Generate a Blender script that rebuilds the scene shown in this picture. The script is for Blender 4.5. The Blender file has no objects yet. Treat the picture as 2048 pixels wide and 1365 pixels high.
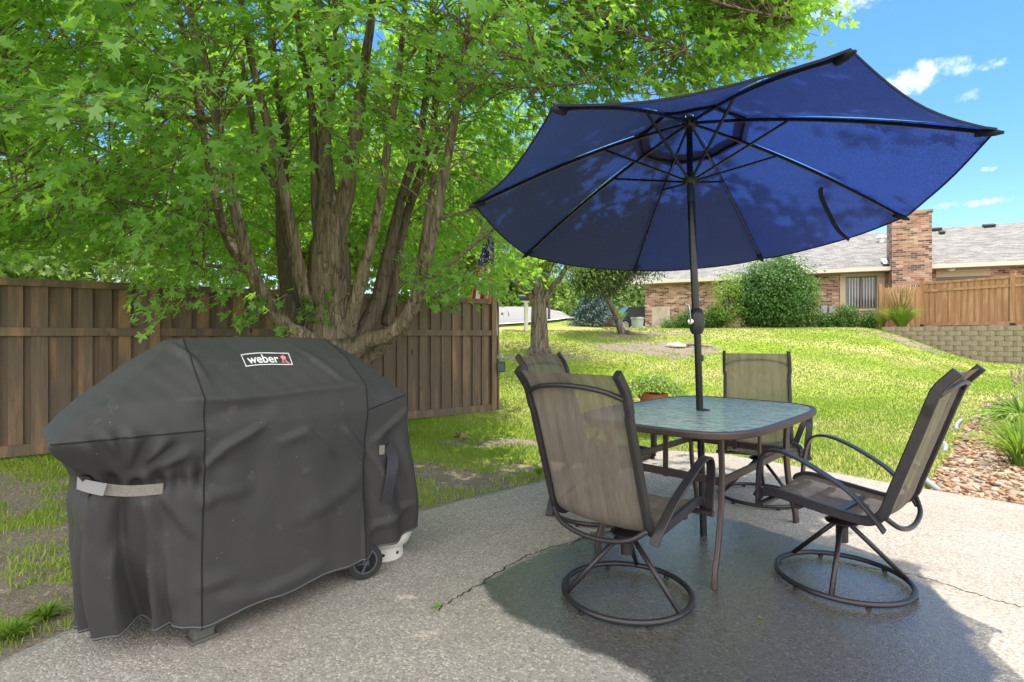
import bpy, bmesh, math, random
import numpy as np
from mathutils import Vector, Matrix
from mathutils.geometry import delaunay_2d_cdt
R = math.radians
random.seed(7); rng = np.random.default_rng(7)
scene = bpy.context.scene
col = scene.collection

# ---------------------------------------------------------------- camera
F = 1075.0 / 2048.0
HC = 1.2
cam = bpy.data.cameras.new('camera'); cam.sensor_width = 36; cam.lens = 36 * F
cam.shift_y = -11.5 / 2048; cam.clip_start = .05; cam.clip_end = 900
camo = bpy.data.objects.new('camera', cam); camo.location = (0, 0, HC); camo.rotation_euler = (R(90), 0, 0)
col.objects.link(camo); scene.camera = camo

# ---------------------------------------------------------------- light
SUN = Vector((.135, .225, 1.0)).normalized()          # towards the sun
sl = bpy.data.lights.new('sun', 'SUN'); sl.energy = 2.9; sl.angle = R(.6); sl.color = (1, .91, .77)
so = bpy.data.objects.new('sun', sl); so.rotation_euler = SUN.to_track_quat('Z', 'Y').to_euler(); so.location = (3, 5, 20)
col.objects.link(so)
w = bpy.data.worlds.new('World'); scene.world = w; w.use_nodes = True
nt = w.node_tree; nt.nodes.clear()
N = nt.nodes.new; L = nt.links.new
sky = N('ShaderNodeTexSky'); sky.sky_type = 'NISHITA'; sky.sun_disc = False
sky.sun_elevation = math.asin(SUN.z); sky.sun_rotation = math.atan2(SUN.x, SUN.y)
sky.air_density = 1.0; sky.dust_density = .6; sky.ozone_density = 2.0
bg = N('ShaderNodeBackground'); bg.inputs[1].default_value = .125
out = N('ShaderNodeOutputWorld')
geo = N('ShaderNodeTexCoord')
hs = N('ShaderNodeHueSaturation'); hs.inputs['Saturation'].default_value = 1.34; hs.inputs['Value'].default_value = .9
L(sky.outputs[0], hs.inputs['Color'])
# unseen bright broken cloud behind the viewer, added as neutral fill light
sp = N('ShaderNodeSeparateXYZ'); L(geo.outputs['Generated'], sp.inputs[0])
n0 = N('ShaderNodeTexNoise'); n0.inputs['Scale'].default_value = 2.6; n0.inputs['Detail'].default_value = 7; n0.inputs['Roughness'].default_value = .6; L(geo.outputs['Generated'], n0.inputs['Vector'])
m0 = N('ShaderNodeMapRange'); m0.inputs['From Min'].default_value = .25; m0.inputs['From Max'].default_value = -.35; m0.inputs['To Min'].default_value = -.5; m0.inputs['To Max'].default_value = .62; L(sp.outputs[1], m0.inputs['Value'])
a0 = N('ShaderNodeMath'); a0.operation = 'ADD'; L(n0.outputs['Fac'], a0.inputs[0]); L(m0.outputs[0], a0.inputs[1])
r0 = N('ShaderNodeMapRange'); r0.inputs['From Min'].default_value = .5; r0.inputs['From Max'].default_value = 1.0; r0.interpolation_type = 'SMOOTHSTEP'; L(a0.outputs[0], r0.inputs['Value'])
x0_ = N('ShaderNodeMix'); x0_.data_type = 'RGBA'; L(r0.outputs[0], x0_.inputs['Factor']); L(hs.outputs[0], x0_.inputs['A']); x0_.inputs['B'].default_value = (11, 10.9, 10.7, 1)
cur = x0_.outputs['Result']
def cloud(px, py, wx, wy, dens, seed):
    """a cumulus puff at a fixed bearing in the sky"""
    global cur
    d = Vector(((px - 1024) / 1075, 1, (671 - py) / 1075)).normalized()
    r = Vector((0, 0, 1)).cross(d).normalized(); u = d.cross(r)
    sub = N('ShaderNodeVectorMath'); sub.operation = 'SUBTRACT'; L(geo.outputs['Generated'], sub.inputs[0]); sub.inputs[1].default_value = d
    def dot(v, s):
        n = N('ShaderNodeVectorMath'); n.operation = 'DOT_PRODUCT'; L(sub.outputs[0], n.inputs[0]); n.inputs[1].default_value = v
        m = N('ShaderNodeMath'); m.operation = 'MULTIPLY'; L(n.outputs['Value'], m.inputs[0]); m.inputs[1].default_value = 1 / s
        p = N('ShaderNodeMath'); p.operation = 'POWER'; p.inputs[1].default_value = 2; a = N('ShaderNodeMath'); a.operation = 'ABSOLUTE'
        L(m.outputs[0], a.inputs[0]); L(a.outputs[0], p.inputs[0]); return p
    a, b = dot(r, wx), dot(u, wy)
    s = N('ShaderNodeMath'); s.operation = 'ADD'; L(a.outputs[0], s.inputs[0]); L(b.outputs[0], s.inputs[1])
    nz = N('ShaderNodeTexNoise'); nz.inputs['Scale'].default_value = 1.6 / wy * .5; nz.inputs['Detail'].default_value = 8; nz.inputs['Roughness'].default_value = .62
    off = N('ShaderNodeVectorMath'); off.operation = 'ADD'; L(geo.outputs['Generated'], off.inputs[0]); off.inputs[1].default_value = (seed, seed * .7, 0)
    L(off.outputs[0], nz.inputs['Vector'])
    q = N('ShaderNodeMath'); q.operation = 'MULTIPLY_ADD'; L(nz.outputs['Fac'], q.inputs[0]); q.inputs[1].default_value = 3.2; q.inputs[2].default_value = -.85
    t = N('ShaderNodeMath'); t.operation = 'SUBTRACT'; L(q.outputs[0], t.inputs[0]); L(s.outputs[0], t.inputs[1])
    mr = N('ShaderNodeMapRange'); mr.inputs['From Min'].default_value = 0; mr.inputs['From Max'].default_value = 1.25
    mr.inputs['To Max'].default_value = dens; mr.interpolation_type = 'SMOOTHSTEP'
    L(t.outputs[0], mr.inputs['Value'])
    mx = N('ShaderNodeMix'); mx.data_type = 'RGBA'; L(mr.outputs[0], mx.inputs['Factor']); L(cur, mx.inputs['A']); mx.inputs['B'].default_value = (6.6, 6.8, 7.2, 1)
    cur = mx.outputs['Result']
for c_ in [(1820, 166, .078, .029, 1, 1.3), (1690, 6, .07, .02, .8, 4.1), (1985, 130, .018, .008, .4, 2.2), (1968, 405, .035, .006, .55, 5.5),
           (1938, 192, .016, .01, .22, 7.7), (1890, 412, .02, .006, .4, 9.1), (1975, 338, .012, .005, .4, 3.3), (700, 470, .3, .1, .5, 8.3), (150, 520, .3, .12, .5, 6.3)]:
    cloud(*c_)
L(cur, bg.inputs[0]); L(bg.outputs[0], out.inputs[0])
scene.view_settings.view_transform = 'Standard'; scene.view_settings.look = 'None'
scene.view_settings.exposure = 1.12; scene.view_settings.gamma = 1
scene.cycles.max_bounces = 8; scene.cycles.transparent_max_bounces = 12
scene.cycles.diffuse_bounces = 4; scene.cycles.glossy_bounces = 3; scene.cycles.transmission_bounces = 6
scene.cycles.caustics_reflective = False; scene.cycles.caustics_refractive = False

# ---------------------------------------------------------------- helpers
def at(px, py, z=None, Y=None):
    """world point seen at a photo pixel, on height z or at distance Y"""
    if Y is None: Y = 1075 * (HC - z) / (py - 671)
    return Vector(((px - 1024) / 1075 * Y, Y, HC - (py - 671) / 1075 * Y))
def smooth(t):
    t = np.clip(t, 0, 1); return t * t * (3 - 2 * t)
def wob(x, y, s=1.0):
    return np.sin(x * 1.3 * s + 1.1) * np.cos(y * 1.7 * s + .3) + .5 * np.sin(x * 3.1 * s + y * 2.3 * s) + .25 * np.sin(x * 7.3 * s - y * 5.9 * s + 2)
def T(x, y):
    """terrain height"""
    b = smooth((y - 7.3) / 11.5)
    z = 1.46 * b
    z = z - .95 * smooth((x - 11.6 + (18 - y) * .7) / 4.2) * b * smooth((24 - y) / 4)
    lf = smooth((5 - x) / 3)
    z = z + lf * (.095 * np.clip(y - 18, 0, 16) + .03 * np.clip(y - 34, 0, 80))
    z = z + .012 * wob(x, y, .9) + .03 * wob(x, y, .25) * smooth((y - 6) / 5)
    return z - .03
def tag(o, label=None, cat=None, group=None, kind=None):
    if label: o['label'] = label
    if cat: o['category'] = cat
    if group: o['group'] = group
    if kind: o['kind'] = kind
    return o
def empty(name, loc=(0, 0, 0), rz=0, label=None, cat=None, group=None):
    o = bpy.data.objects.new(name, None); o.empty_display_size = .2; col.objects.link(o)
    o.location = loc; o.rotation_euler = (0, 0, rz); return tag(o, label, cat, group)
def children(o): return [c for c in bpy.data.objects if c.parent == o]
def copy_tree(o, parent=None):
    c = o.copy(); col.objects.link(c); c.parent = parent
    for ch in children(o): copy_tree(ch, c)
    return c
def link(name, me, mat=None, parent=None, smooth_=False):
    o = bpy.data.objects.new(name, me); col.objects.link(o)
    if mat is not None:
        for m in (mat if isinstance(mat, (list, tuple)) else [mat]): me.materials.append(m)
    if parent is not None: o.parent = parent
    if smooth_:
        me.polygons.foreach_set('use_smooth', [True] * len(me.polygons))
    return o
class MB:
    def __init__(s): s.v = []; s.f = []; s.t = []; s.m = []; s.tint = 0.0; s.mi = 0
    def add(s, vs, fs):
        n = len(s.v); s.v += [tuple(p) for p in vs]; s.f += [tuple(i + n for i in q) for q in fs]
        s.t += [s.tint] * len(vs); s.m += [s.mi] * len(fs)
    def box(s, c, d, rot=None, bev=0.0):
        hx, hy, hz = d[0] / 2, d[1] / 2, d[2] / 2
        if bev > 0:
            bm = bmesh.new(); bmesh.ops.create_cube(bm, size=1); bmesh.ops.scale(bm, vec=d, verts=bm.verts)
            bmesh.ops.bevel(bm, geom=bm.edges[:], offset=bev, segments=2, affect='EDGES', profile=.7)
            bm.verts.index_update()
            vs = [v.co.copy() for v in bm.verts]; fs = [[v.index for v in f.verts] for f in bm.faces]; bm.free()
        else:
            vs = [Vector((x, y, z)) for x in (-hx, hx) for y in (-hy, hy) for z in (-hz, hz)]
            fs = [(0, 1, 3, 2), (4, 6, 7, 5), (0, 4, 5, 1), (2, 3, 7, 6), (0, 2, 6, 4), (1, 5, 7, 3)]
        if rot is not None: vs = [rot @ v for v in vs]
        c = Vector(c); s.add([v + c for v in vs], fs)
    def tube(s, pts, r, n=8, cap=True, flat=None, closed=False, nz=0):
        """sweep; r scalar or list; flat=(w,h,up) gives a flat bar section"""
        pts = [Vector(p) for p in pts]; m = len(pts); rs = r if isinstance(r, (list, tuple)) else [r] * m
        base = len(s.v); vs = []; prev = None
        for i, p in enumerate(pts):
            if closed: t = (pts[(i + 1) % m] - pts[i - 1])
            else: t = pts[min(i + 1, m - 1)] - pts[max(i - 1, 0)]
            t.normalize()
            if flat:
                sd = Vector(flat[2]); sd = sd - t * sd.dot(t); sd.normalize(); a = sd.cross(t)
            elif prev is None: a = t.orthogonal()
            else: a = prev - t * prev.dot(t)
            if a.length < 1e-6: a = t.orthogonal()
            a.normalize(); prev = a; b = sd if flat else t.cross(a)
            if flat:
                W, Hh = flat[0] / 2, flat[1] / 2; c = min(W, Hh) * .35
                for (x, y) in [(-W, -Hh + c), (-W, Hh - c), (-W + c, Hh), (W - c, Hh), (W, Hh - c), (W, -Hh + c), (W - c, -Hh), (-W + c, -Hh)]:
                    vs.append(p + b * x * rs[i] + a * y * rs[i])
            else:
                for k in range(n):
                    th = 2 * math.pi * k / n; rr = rs[i]
                    if nz: rr *= 1 + nz * (math.sin(k * 2.1 + i * .35) * .6 + math.sin(k * 3.7 + 1 + i * .2) * .5)
                    vs.append(p + (a * math.cos(th) + b * math.sin(th)) * rr)
        if flat: n = 8
        fs = []
        for i in range(m if closed else m - 1):
            j = (i + 1) % m
            for k in range(n):
                fs.append((i * n + k, i * n + (k + 1) % n, j * n + (k + 1) % n, j * n + k))
        if cap and not closed:
            fs.append(tuple(range(n))[::-1]); fs.append(tuple((m - 1) * n + k for k in range(n)))
        s.add(vs, fs)
    def lathe(s, prof, c=(0, 0, 0), n=24, ax=None):
        c = Vector(c); q = Vector((0, 0, 1)).rotation_difference(Vector(ax)) if ax is not None else None
        vs = []
        for (r, z) in prof:
            for k in range(n):
                th = 2 * math.pi * k / n; v = Vector((r * math.cos(th), r * math.sin(th), z))
                if q: v = q @ v
                vs.append(v + c)
        fs = []
        for i in range(len(prof) - 1):
            for k in range(n): fs.append((i * n + k, i * n + (k + 1) % n, (i + 1) * n + (k + 1) % n, (i + 1) * n + k))
        if prof[0][0] > 1e-4: fs.append(tuple(range(n))[::-1])
        if prof[-1][0] > 1e-4: fs.append(tuple((len(prof) - 1) * n + k for k in range(n)))
        s.add(vs, fs)
    def prism(s, poly, thick, M=None):
        """poly in XY, extruded along +Z by thick, then transformed by M"""
        n = len(poly); vs = [Vector((x, y, 0)) for x, y in poly] + [Vector((x, y, thick)) for x, y in poly]
        if M is not None: vs = [M @ v for v in vs]
        s.add(vs, [tuple(range(n))[::-1], tuple(range(n, 2 * n))] + [(i, (i + 1) % n, n + (i + 1) % n, n + i) for i in range(n)])
    def build(s, name, mat=None, parent=None, smooth_=False):
        me = bpy.data.meshes.new(name); me.from_pydata(s.v, [], s.f)
        a = me.attributes.new('tint', 'FLOAT', 'POINT'); a.data.foreach_set('value', s.t)
        if any(s.m): me.polygons.foreach_set('material_index', s.m)
        me.validate(); me.update()
        o = link(name, me, mat, parent, smooth_)
        if smooth_ == 'auto':
            try: me.set_sharp_from_angle(angle=R(38))
            except Exception: pass
        return o
def crom(pts, n=6, closed=False):
    pts = [Vector(p) for p in pts]; m = len(pts); o = []
    for i in range(m if closed else m - 1):
        p0 = pts[i - 1] if (closed or i > 0) else pts[0]; p1 = pts[i]; p2 = pts[(i + 1) % m]
        p3 = pts[(i + 2) % m] if (closed or i + 2 < m) else pts[-1]
        for k in range(n):
            t = k / n; o.append(.5 * ((2 * p1) + (p2 - p0) * t + (2 * p0 - 5 * p1 + 4 * p2 - p3) * t * t + (3 * p1 - p0 - 3 * p2 + p3) * t ** 3))
    if not closed: o.append(pts[-1].copy())
    return o
def npmesh(name, V, Fc, mat, parent=None, attrs=None, smooth_=False, mi=None):
    """V (n,3), Fc list of index arrays with constant side count -> fast mesh"""
    me = bpy.data.meshes.new(name); V = np.asarray(V, np.float32)
    if not isinstance(Fc, list): Fc = [Fc]
    Fc = [np.asarray(q, np.int32) for q in Fc if len(q)]
    me.vertices.add(len(V)); me.vertices.foreach_set('co', V.ravel())
    tot = sum(q.size for q in Fc); npol = sum(len(q) for q in Fc)
    me.loops.add(tot); me.loops.foreach_set('vertex_index', np.concatenate([q.ravel() for q in Fc]))
    me.polygons.add(npol)
    cnt = np.concatenate([np.full(len(q), q.shape[1], np.int32) for q in Fc])
    st = np.concatenate([[0], np.cumsum(cnt)[:-1]]).astype(np.int32)
    me.polygons.foreach_set('loop_start', st)
    try: me.polygons.foreach_set('loop_total', cnt)
    except Exception: pass
    if attrs:
        for k, a in attrs.items():
            at_ = me.attributes.new(k, 'FLOAT', 'POINT'); at_.data.foreach_set('value', np.asarray(a, np.float32))
    me.update(calc_edges=True); me.validate()
    return link(name, me, mat, parent, smooth_)

# ---------------------------------------------------------------- materials
class Mat:
    def __init__(s, name, rough=.6, metal=0, spec=.5, color=(.5, .5, .5)):
        m = bpy.data.materials.new(name); m.use_nodes = True; s.m = m; s.t = m.node_tree
        s.b = s.t.nodes['Principled BSDF']; s.o = s.t.nodes['Material Output']
        s.b.inputs['Roughness'].default_value = rough; s.b.inputs['Metallic'].default_value = metal
        s.b.inputs['Specular IOR Level'].default_value = spec; s.b.inputs['Base Color'].default_value = (*color, 1)
        s.tc = None
    def n(s, t, **kw):
        q = s.t.nodes.new(t)
        for k, v in kw.items(): setattr(q, k, v)
        return q
    def l(s, a, b): s.t.links.new(a, b); return s
    def set(s, node, key, v):
        if hasattr(v, 'is_linked') or isinstance(v, bpy.types.NodeSocket): s.l(v, node.inputs[key])
        else:
            if isinstance(v, (tuple, list)) and len(v) == 3 and node.inputs[key].type == 'RGBA': v = (*v, 1)
            node.inputs[key].default_value = v
    def obj(s, which='Object'):
        if s.tc is None: s.tc = s.n('ShaderNodeTexCoord')
        return s.tc.outputs[which]
    def pos(s):
        return s.n('ShaderNodeNewGeometry').outputs['Position']
    def mp(s, v, scale=(1, 1, 1), rot=(0, 0, 0), loc=(0, 0, 0)):
        q = s.n('ShaderNodeMapping'); s.l(v, q.inputs[0]); q.inputs['Scale'].default_value = scale; q.inputs['Rotation'].default_value = rot; q.inputs['Location'].default_value = loc
        return q.outputs[0]
    def noise(s, v, scale=5, detail=4, rough=.5, dist=0):
        q = s.n('ShaderNodeTexNoise'); s.l(v, q.inputs['Vector']); q.inputs['Scale'].default_value = scale; q.inputs['Detail'].default_value = detail
        q.inputs['Roughness'].default_value = rough; q.inputs['Distortion'].default_value = dist; return q.outputs['Fac']
    def voro(s, v, scale=5, out='Distance', feature='F1', rnd=1):
        q = s.n('ShaderNodeTexVoronoi', feature=feature); s.l(v, q.inputs['Vector']); q.inputs['Scale'].default_value = scale
        q.inputs['Randomness'].default_value = rnd; return q.outputs[out]
    def ramp(s, fac, stops, interp='LINEAR'):
        q = s.n('ShaderNodeValToRGB'); s.l(fac, q.inputs[0]); e = q.color_ramp.elements; q.color_ramp.interpolation = interp
        while len(e) < len(stops): e.new(.5)
        for k, (p, c) in enumerate(stops):
            e[k].position = p; e[k].color = (*c, 1) if not isinstance(c, (int, float)) else (c, c, c, 1)
        return q.outputs[0]
    def mix(s, f, a, b, mode='MIX'):
        q = s.n('ShaderNodeMix', data_type='RGBA', blend_type=mode)
        s.set(q, 0, f)
        for k, v in ((6, a), (7, b)):
            if isinstance(v, bpy.types.NodeSocket): s.l(v, q.inputs[k])
            else: q.inputs[k].default_value = (*v, 1) if not isinstance(v, (int, float)) else (v, v, v, 1)
        return q.outputs[2]
    def math(s, op, a, b=0, c=0, clamp=False):
        q = s.n('ShaderNodeMath', operation=op); q.use_clamp = clamp; s.set(q, 0, a); s.set(q, 1, b)
        if op in ('MULTIPLY_ADD',): s.set(q, 2, c)
        return q.outputs[0]
    def attr(s, name):
        q = s.n('ShaderNodeAttribute'); q.attribute_name = name; return q.outputs['Fac']
    def xyz(s, v):
        q = s.n('ShaderNodeSeparateXYZ'); s.l(v, q.inputs[0]); return q.outputs
    def comb(s, x, y, z):
        q = s.n('ShaderNodeCombineXYZ'); s.set(q, 0, x); s.set(q, 1, y); s.set(q, 2, z); return q.outputs[0]
    def bump(s, h, strength=.3, dist=.01):
        q = s.n('ShaderNodeBump'); s.l(h, q.inputs['Height']); q.inputs['Strength'].default_value = strength; q.inputs['Distance'].default_value = dist
        s.l(q.outputs[0], s.b.inputs['Normal']); return q.outputs[0]
    def color(s, c): s.set(s.b, 'Base Color', c); return s
    def rough(s, c): s.set(s.b, 'Roughness', c); return s
M = {}
def plain(name, c, rough=.5, metal=0, spec=.5, var=.12, scale=14, bmp=.08):
    m = Mat(name, rough, metal, spec); o = m.obj()
    nz = m.noise(o, scale, 5, .6)
    m.color(m.mix(nz, tuple(x * (1 - var) for x in c), tuple(min(1, x * (1 + var)) for x in c)))
    m.rough(m.math('MULTIPLY_ADD', nz, .2, rough - .1)); m.bump(m.noise(o, scale * 6, 3), bmp, .004)
    M[name] = m.m; return m.m

def leafmat(name, dark, lite, trans, tw=.45, spec=.35, rough=.45):
    m = Mat(name, rough, 0, spec); t = m.attr('tint')
    nz = m.noise(m.pos(), .9, 2)
    c = m.mix(t, dark, lite); c = m.mix(m.math('MULTIPLY', nz, .35), c, tuple(x * .6 for x in dark))
    m.color(c)
    tr = m.n('ShaderNodeBsdfTranslucent'); m.set(tr, 'Color', m.mix(t, trans, tuple(min(1, x * 1.35) for x in trans)))
    mx = m.n('ShaderNodeMixShader'); mx.inputs[0].default_value = tw
    m.l(m.b.outputs[0], mx.inputs[1]); m.l(tr.outputs[0], mx.inputs[2]); m.l(mx.outputs[0], m.o.inputs[0]); M[name] = m.m; return m.m
leafmat('maple_leaf', (.085, .21, .05), (.25, .44, .13), (.37, .64, .06), .5)
leafmat('locust_leaf', (.10, .19, .03), (.22, .33, .07), (.35, .5, .05), .45)
leafmat('pale_leaf', (.15, .26, .09), (.30, .42, .17), (.45, .6, .15), .45)
leafmat('shrub_leaf', (.035, .11, .02), (.14, .25, .06), (.15, .35, .03), .25)
leafmat('pine_needle', (.05, .10, .03), (.15, .2, .06), (.1, .18, .03), .15)
leafmat('spruce_needle', (.06, .11, .10), (.17, .25, .25), (.05, .12, .08), .1)
leafmat('hosta_leaf', (.10, .24, .04), (.5, .58, .26), (.35, .55, .1), .35)
leafmat('tuft_leaf', (.12, .25, .03), (.3, .42, .08), (.35, .5, .05), .35)
leafmat('seed_head', (.5, .35, .19), (.78, .60, .38), (.7, .5, .3), .3)
leafmat('grass_blade', (.14, .26, .025), (.40, .50, .07), (.42, .55, .04), .4, .2, .6)
leafmat('dead_leaf', (.2, .12, .06), (.4, .28, .16), (.3, .2, .1), .2)
leafmat('petal', (.55, .35, .45), (.8, .75, .8), (.6, .5, .6), .3)

def bark(name, a, b, sc=1.0, ridge=.5):
    m = Mat(name, .85, 0, .25); p = m.pos()
    st = m.mp(p, (1, 1, .14))
    n1 = m.noise(st, 26 * sc, 6, .6, .6); n2 = m.noise(m.mp(p, (1, 1, .35)), 7 * sc, 4, .6); n3 = m.noise(p, 2.2, 3)
    c = m.ramp(n1, [(.3, tuple(x * .42 for x in a)), (.5, a), (.72, b)])
    c = m.mix(m.math('MULTIPLY', n2, .5), c, tuple(x * .55 for x in a))
    c = m.mix(m.ramp(n3, [(.5, 0), (.72, .5)]), c, (.16, .16, .12))
    cr = m.voro(m.mp(p, (1, 1, .12)), 20 * sc, 'Distance', 'DISTANCE_TO_EDGE'); cf = m.ramp(m.math('ADD', cr, m.math('MULTIPLY', m.noise(p, 12, 3), .12)), [(.06, 1), (.13, 0)])
    c = m.mix(m.math('MULTIPLY', cf, .75), c, (.055, .04, .03)); c = m.mix(m.math('MULTIPLY', m.attr('tint'), .75), c, (.085, .065, .05))  # dark crevices and limb tint put shade into the bark colour
    m.color(c); m.bump(m.math('ADD', m.math('ADD', n1, m.math('MULTIPLY', n2, .6)), m.math('MULTIPLY', cf, -.9)), ridge, .04); M[name] = m.m
bark('maple_bark', (.25, .19, .14), (.46, .37, .285)); bark('tree_bark', (.20, .16, .13), (.34, .29, .24), .7, .8)

def wood(name, dark, mid, warm, warm_at=.55, sc=1.0):
    m = Mat(name, .75, 0, .3); o = m.obj(); t = m.attr('tint')
    q = m.n('ShaderNodeVectorMath', operation='ADD'); m.l(o, q.inputs[0]); m.l(m.comb(m.math('MULTIPLY', t, 37), m.math('MULTIPLY', t, 11), m.math('MULTIPLY', t, 23)), q.inputs[1])
    v = q.outputs[0]
    g = m.noise(m.mp(v, (22, 22, 1.3)), 2.2 * sc, 8, .65, .8); g2 = m.noise(m.mp(v, (5, 5, .6)), 1.6, 4, .6)
    kn = m.voro(m.mp(v, (4.2, 4.2, 1.3)), 1.0)
    c = m.mix(g, dark, mid)
    c = m.mix(m.ramp(g2, [(warm_at - .06, 0), (warm_at + .16, .8)]), c, warm)
    c = m.mix(m.ramp(kn, [(.05, .9), (.1, 0)]), c, tuple(x * .45 for x in dark))
    c = m.mix(m.ramp(t, [(0, .5), (.5, .2), (1, 0)]), c, dark)
    m.color(c); m.bump(g, .35, .006); M[name] = m.m
wood('fence_wood', (.066, .049, .039), (.21, .152, .112), (.37, .205, .105), .56)
wood('cedar_wood', (.25, .13, .065), (.50, .28, .14), (.55, .36, .2), .5)

plain('chair_metal', (.046, .041, .046), .38, .55, .5, .25, 20)
plain('table_metal', (.085, .060, .055), .45, .5, .5, .25, 20)
plain('black_metal', (.012, .012, .014), .28, .3, .6, .2)
plain('gold_rib', (.16, .13, .075), .4, .7, .5)
plain('chrome', (.75, .76, .78), .15, 1.0)
plain('black_plastic', (.02, .021, .023), .45)
plain('grey_plastic', (.33, .36, .38), .5)
plain('white_paint', (.78, .77, .74), .5)
plain('tan_trim', (.50, .41, .29), .55)
plain('gutter_trim', (.66, .60, .50), .5)
plain('terracotta', (.33, .105, .06), .7, 0, .4, .3, 8)
plain('soffit', (.32, .28, .22), .7)
plain('stone_cap', (.5, .47, .42), .8, 0, .3, .3)
plain('car_paint', (.03, .05, .11), .25, .3, .6)
plain('rubber', (.018, .018, .019), .7)
plain('galvanised', (.42, .43, .43), .45, .6)
plain('tank_white', (.68, .66, .60), .35)
plain('mailbox_black', (.03, .03, .032), .5)
plain('downspout', (.10, .075, .06), .5)
plain('flag_red', (.62, .03, .035), .7); plain('flag_white', (.78, .78, .78), .7); plain('flag_blue', (.035, .04, .16), .7)
plain('thread_white', (.72, .72, .72), .7); plain('thread_pink', (.72, .22, .30), .7)

def ground_mat():
    m = Mat('lawn_ground', .95, 0, .1); p = m.pos(); d = m.attr('dirt'); y = m.attr('dry')
    n1 = m.noise(p, 3.2, 5, .6); n2 = m.noise(p, 45, 5, .7); n3 = m.noise(p, .55, 3, .5); n4 = m.noise(p, 130, 3)
    g = m.mix(n1, (.20, .31, .03), (.36, .46, .055)); g = m.mix(m.math('MULTIPLY', n2, .5), g, (.10, .15, .02))
    g = m.mix(m.ramp(m.math('MULTIPLY_ADD', n3, .5, m.math('MULTIPLY', y, .8)), [(.38, 0), (.85, .85)]), g, (.48, .42, .18))
    s = m.mix(n1, (.24, .195, .155), (.40, .335, .27)); s = m.mix(m.ramp(n4, [(.35, .6), (.6, 0)]), s, (.09, .07, .055))
    s = m.mix(m.ramp(m.voro(p, 60, 'Color'), [(.8, 0), (.9, .6)]), s, (.5, .43, .36))
    f = m.ramp(m.math('ADD', d, m.math('MULTIPLY_ADD', m.noise(p, 7, 5, .7), .7, -.35)), [(.42, 0), (.62, 1)])
    m.color(m.mix(f, g, s)); m.bump(m.math('ADD', n2, m.math('MULTIPLY', n1, 1.5)), .8, .03); M['lawn_ground'] = m.m
ground_mat()
def concrete():
    m = Mat('patio_concrete', .85, 0, .35); p = m.pos(); wet = m.attr('wet')
    v1 = m.n('ShaderNodeTexVoronoi'); m.l(p, v1.inputs['Vector']); v1.inputs['Scale'].default_value = 120
    gr = m.xyz(v1.outputs['Color'])[0]; n1 = m.noise(p, 1.6, 5, .6); n2 = m.noise(p, 9, 6, .65); n3 = m.noise(p, 320, 3)
    base = m.mix(n2, (.31, .285, .255), (.45, .415, .375))
    c = m.mix(m.ramp(gr, [(0, .7), (.16, .45), (.3, 0)]), base, (.18, .155, .135))
    c = m.mix(m.ramp(gr, [(.8, 0), (.9, .8)]), c, (.64, .59, .52))
    c = m.mix(m.ramp(m.xyz(v1.outputs['Color'])[1], [(.92, 0), (.98, .4)]), c, (.36, .22, .15))
    c = m.mix(m.math('MULTIPLY', m.ramp(n1, [(.4, 0), (.7, 1)]), .3), c, (.24, .205, .17))
    c = m.mix(m.math('MULTIPLY', n3, .3), c, (.2, .17, .14))
    wf = m.ramp(m.math('ADD', wet, m.math('MULTIPLY_ADD', m.noise(p, 5, 5, .6), .5, -.25)), [(.44, 0), (.56, 1)])
    wc = m.mix(1.0, c, (.25, .25, .26), 'MULTIPLY'); 
    m.color(m.mix(wf, c, wc)); m.rough(m.mix(wf, .85, m.ramp(n2, [(.35, .12), (.65, .30)])))
    st = m.mix(wf, .25, .5)
    m.set(m.b, 'Specular IOR Level', m.mix(wf, .3, .9)); m.set(m.b, 'Coat Weight', m.math('MULTIPLY', wf, .8)); m.b.inputs['Coat Roughness'].default_value = .07
    hgt = m.math('ADD', m.math('MULTIPLY', m.math('SUBTRACT', 1, v1.outputs['Distance']), 1.0), m.math('MULTIPLY', n3, .4))
    m.bump(hgt, .6, .0045); q2 = m.n('ShaderNodeBump'); m.l(hgt, q2.inputs['Height']); q2.inputs['Strength'].default_value = .4; q2.inputs['Distance'].default_value = .004; m.l(q2.outputs[0], m.b.inputs['Coat Normal']); M['patio_concrete'] = m.m
concrete()
def asphalt(name, a, b):
    m = Mat(name, .9, 0, .2); p = m.pos(); m.color(m.mix(m.noise(p, 3, 6, .7), a, b)); m.bump(m.noise(p, 60, 3), .3, .01); M[name] = m.m
asphalt('street_surface', (.22, .215, .21), (.31, .30, .29)); asphalt('kerb_concrete', (.5, .48, .44), (.62, .6, .55)); asphalt('terrace_soil', (.26, .2, .15), (.42, .34, .26))
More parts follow.
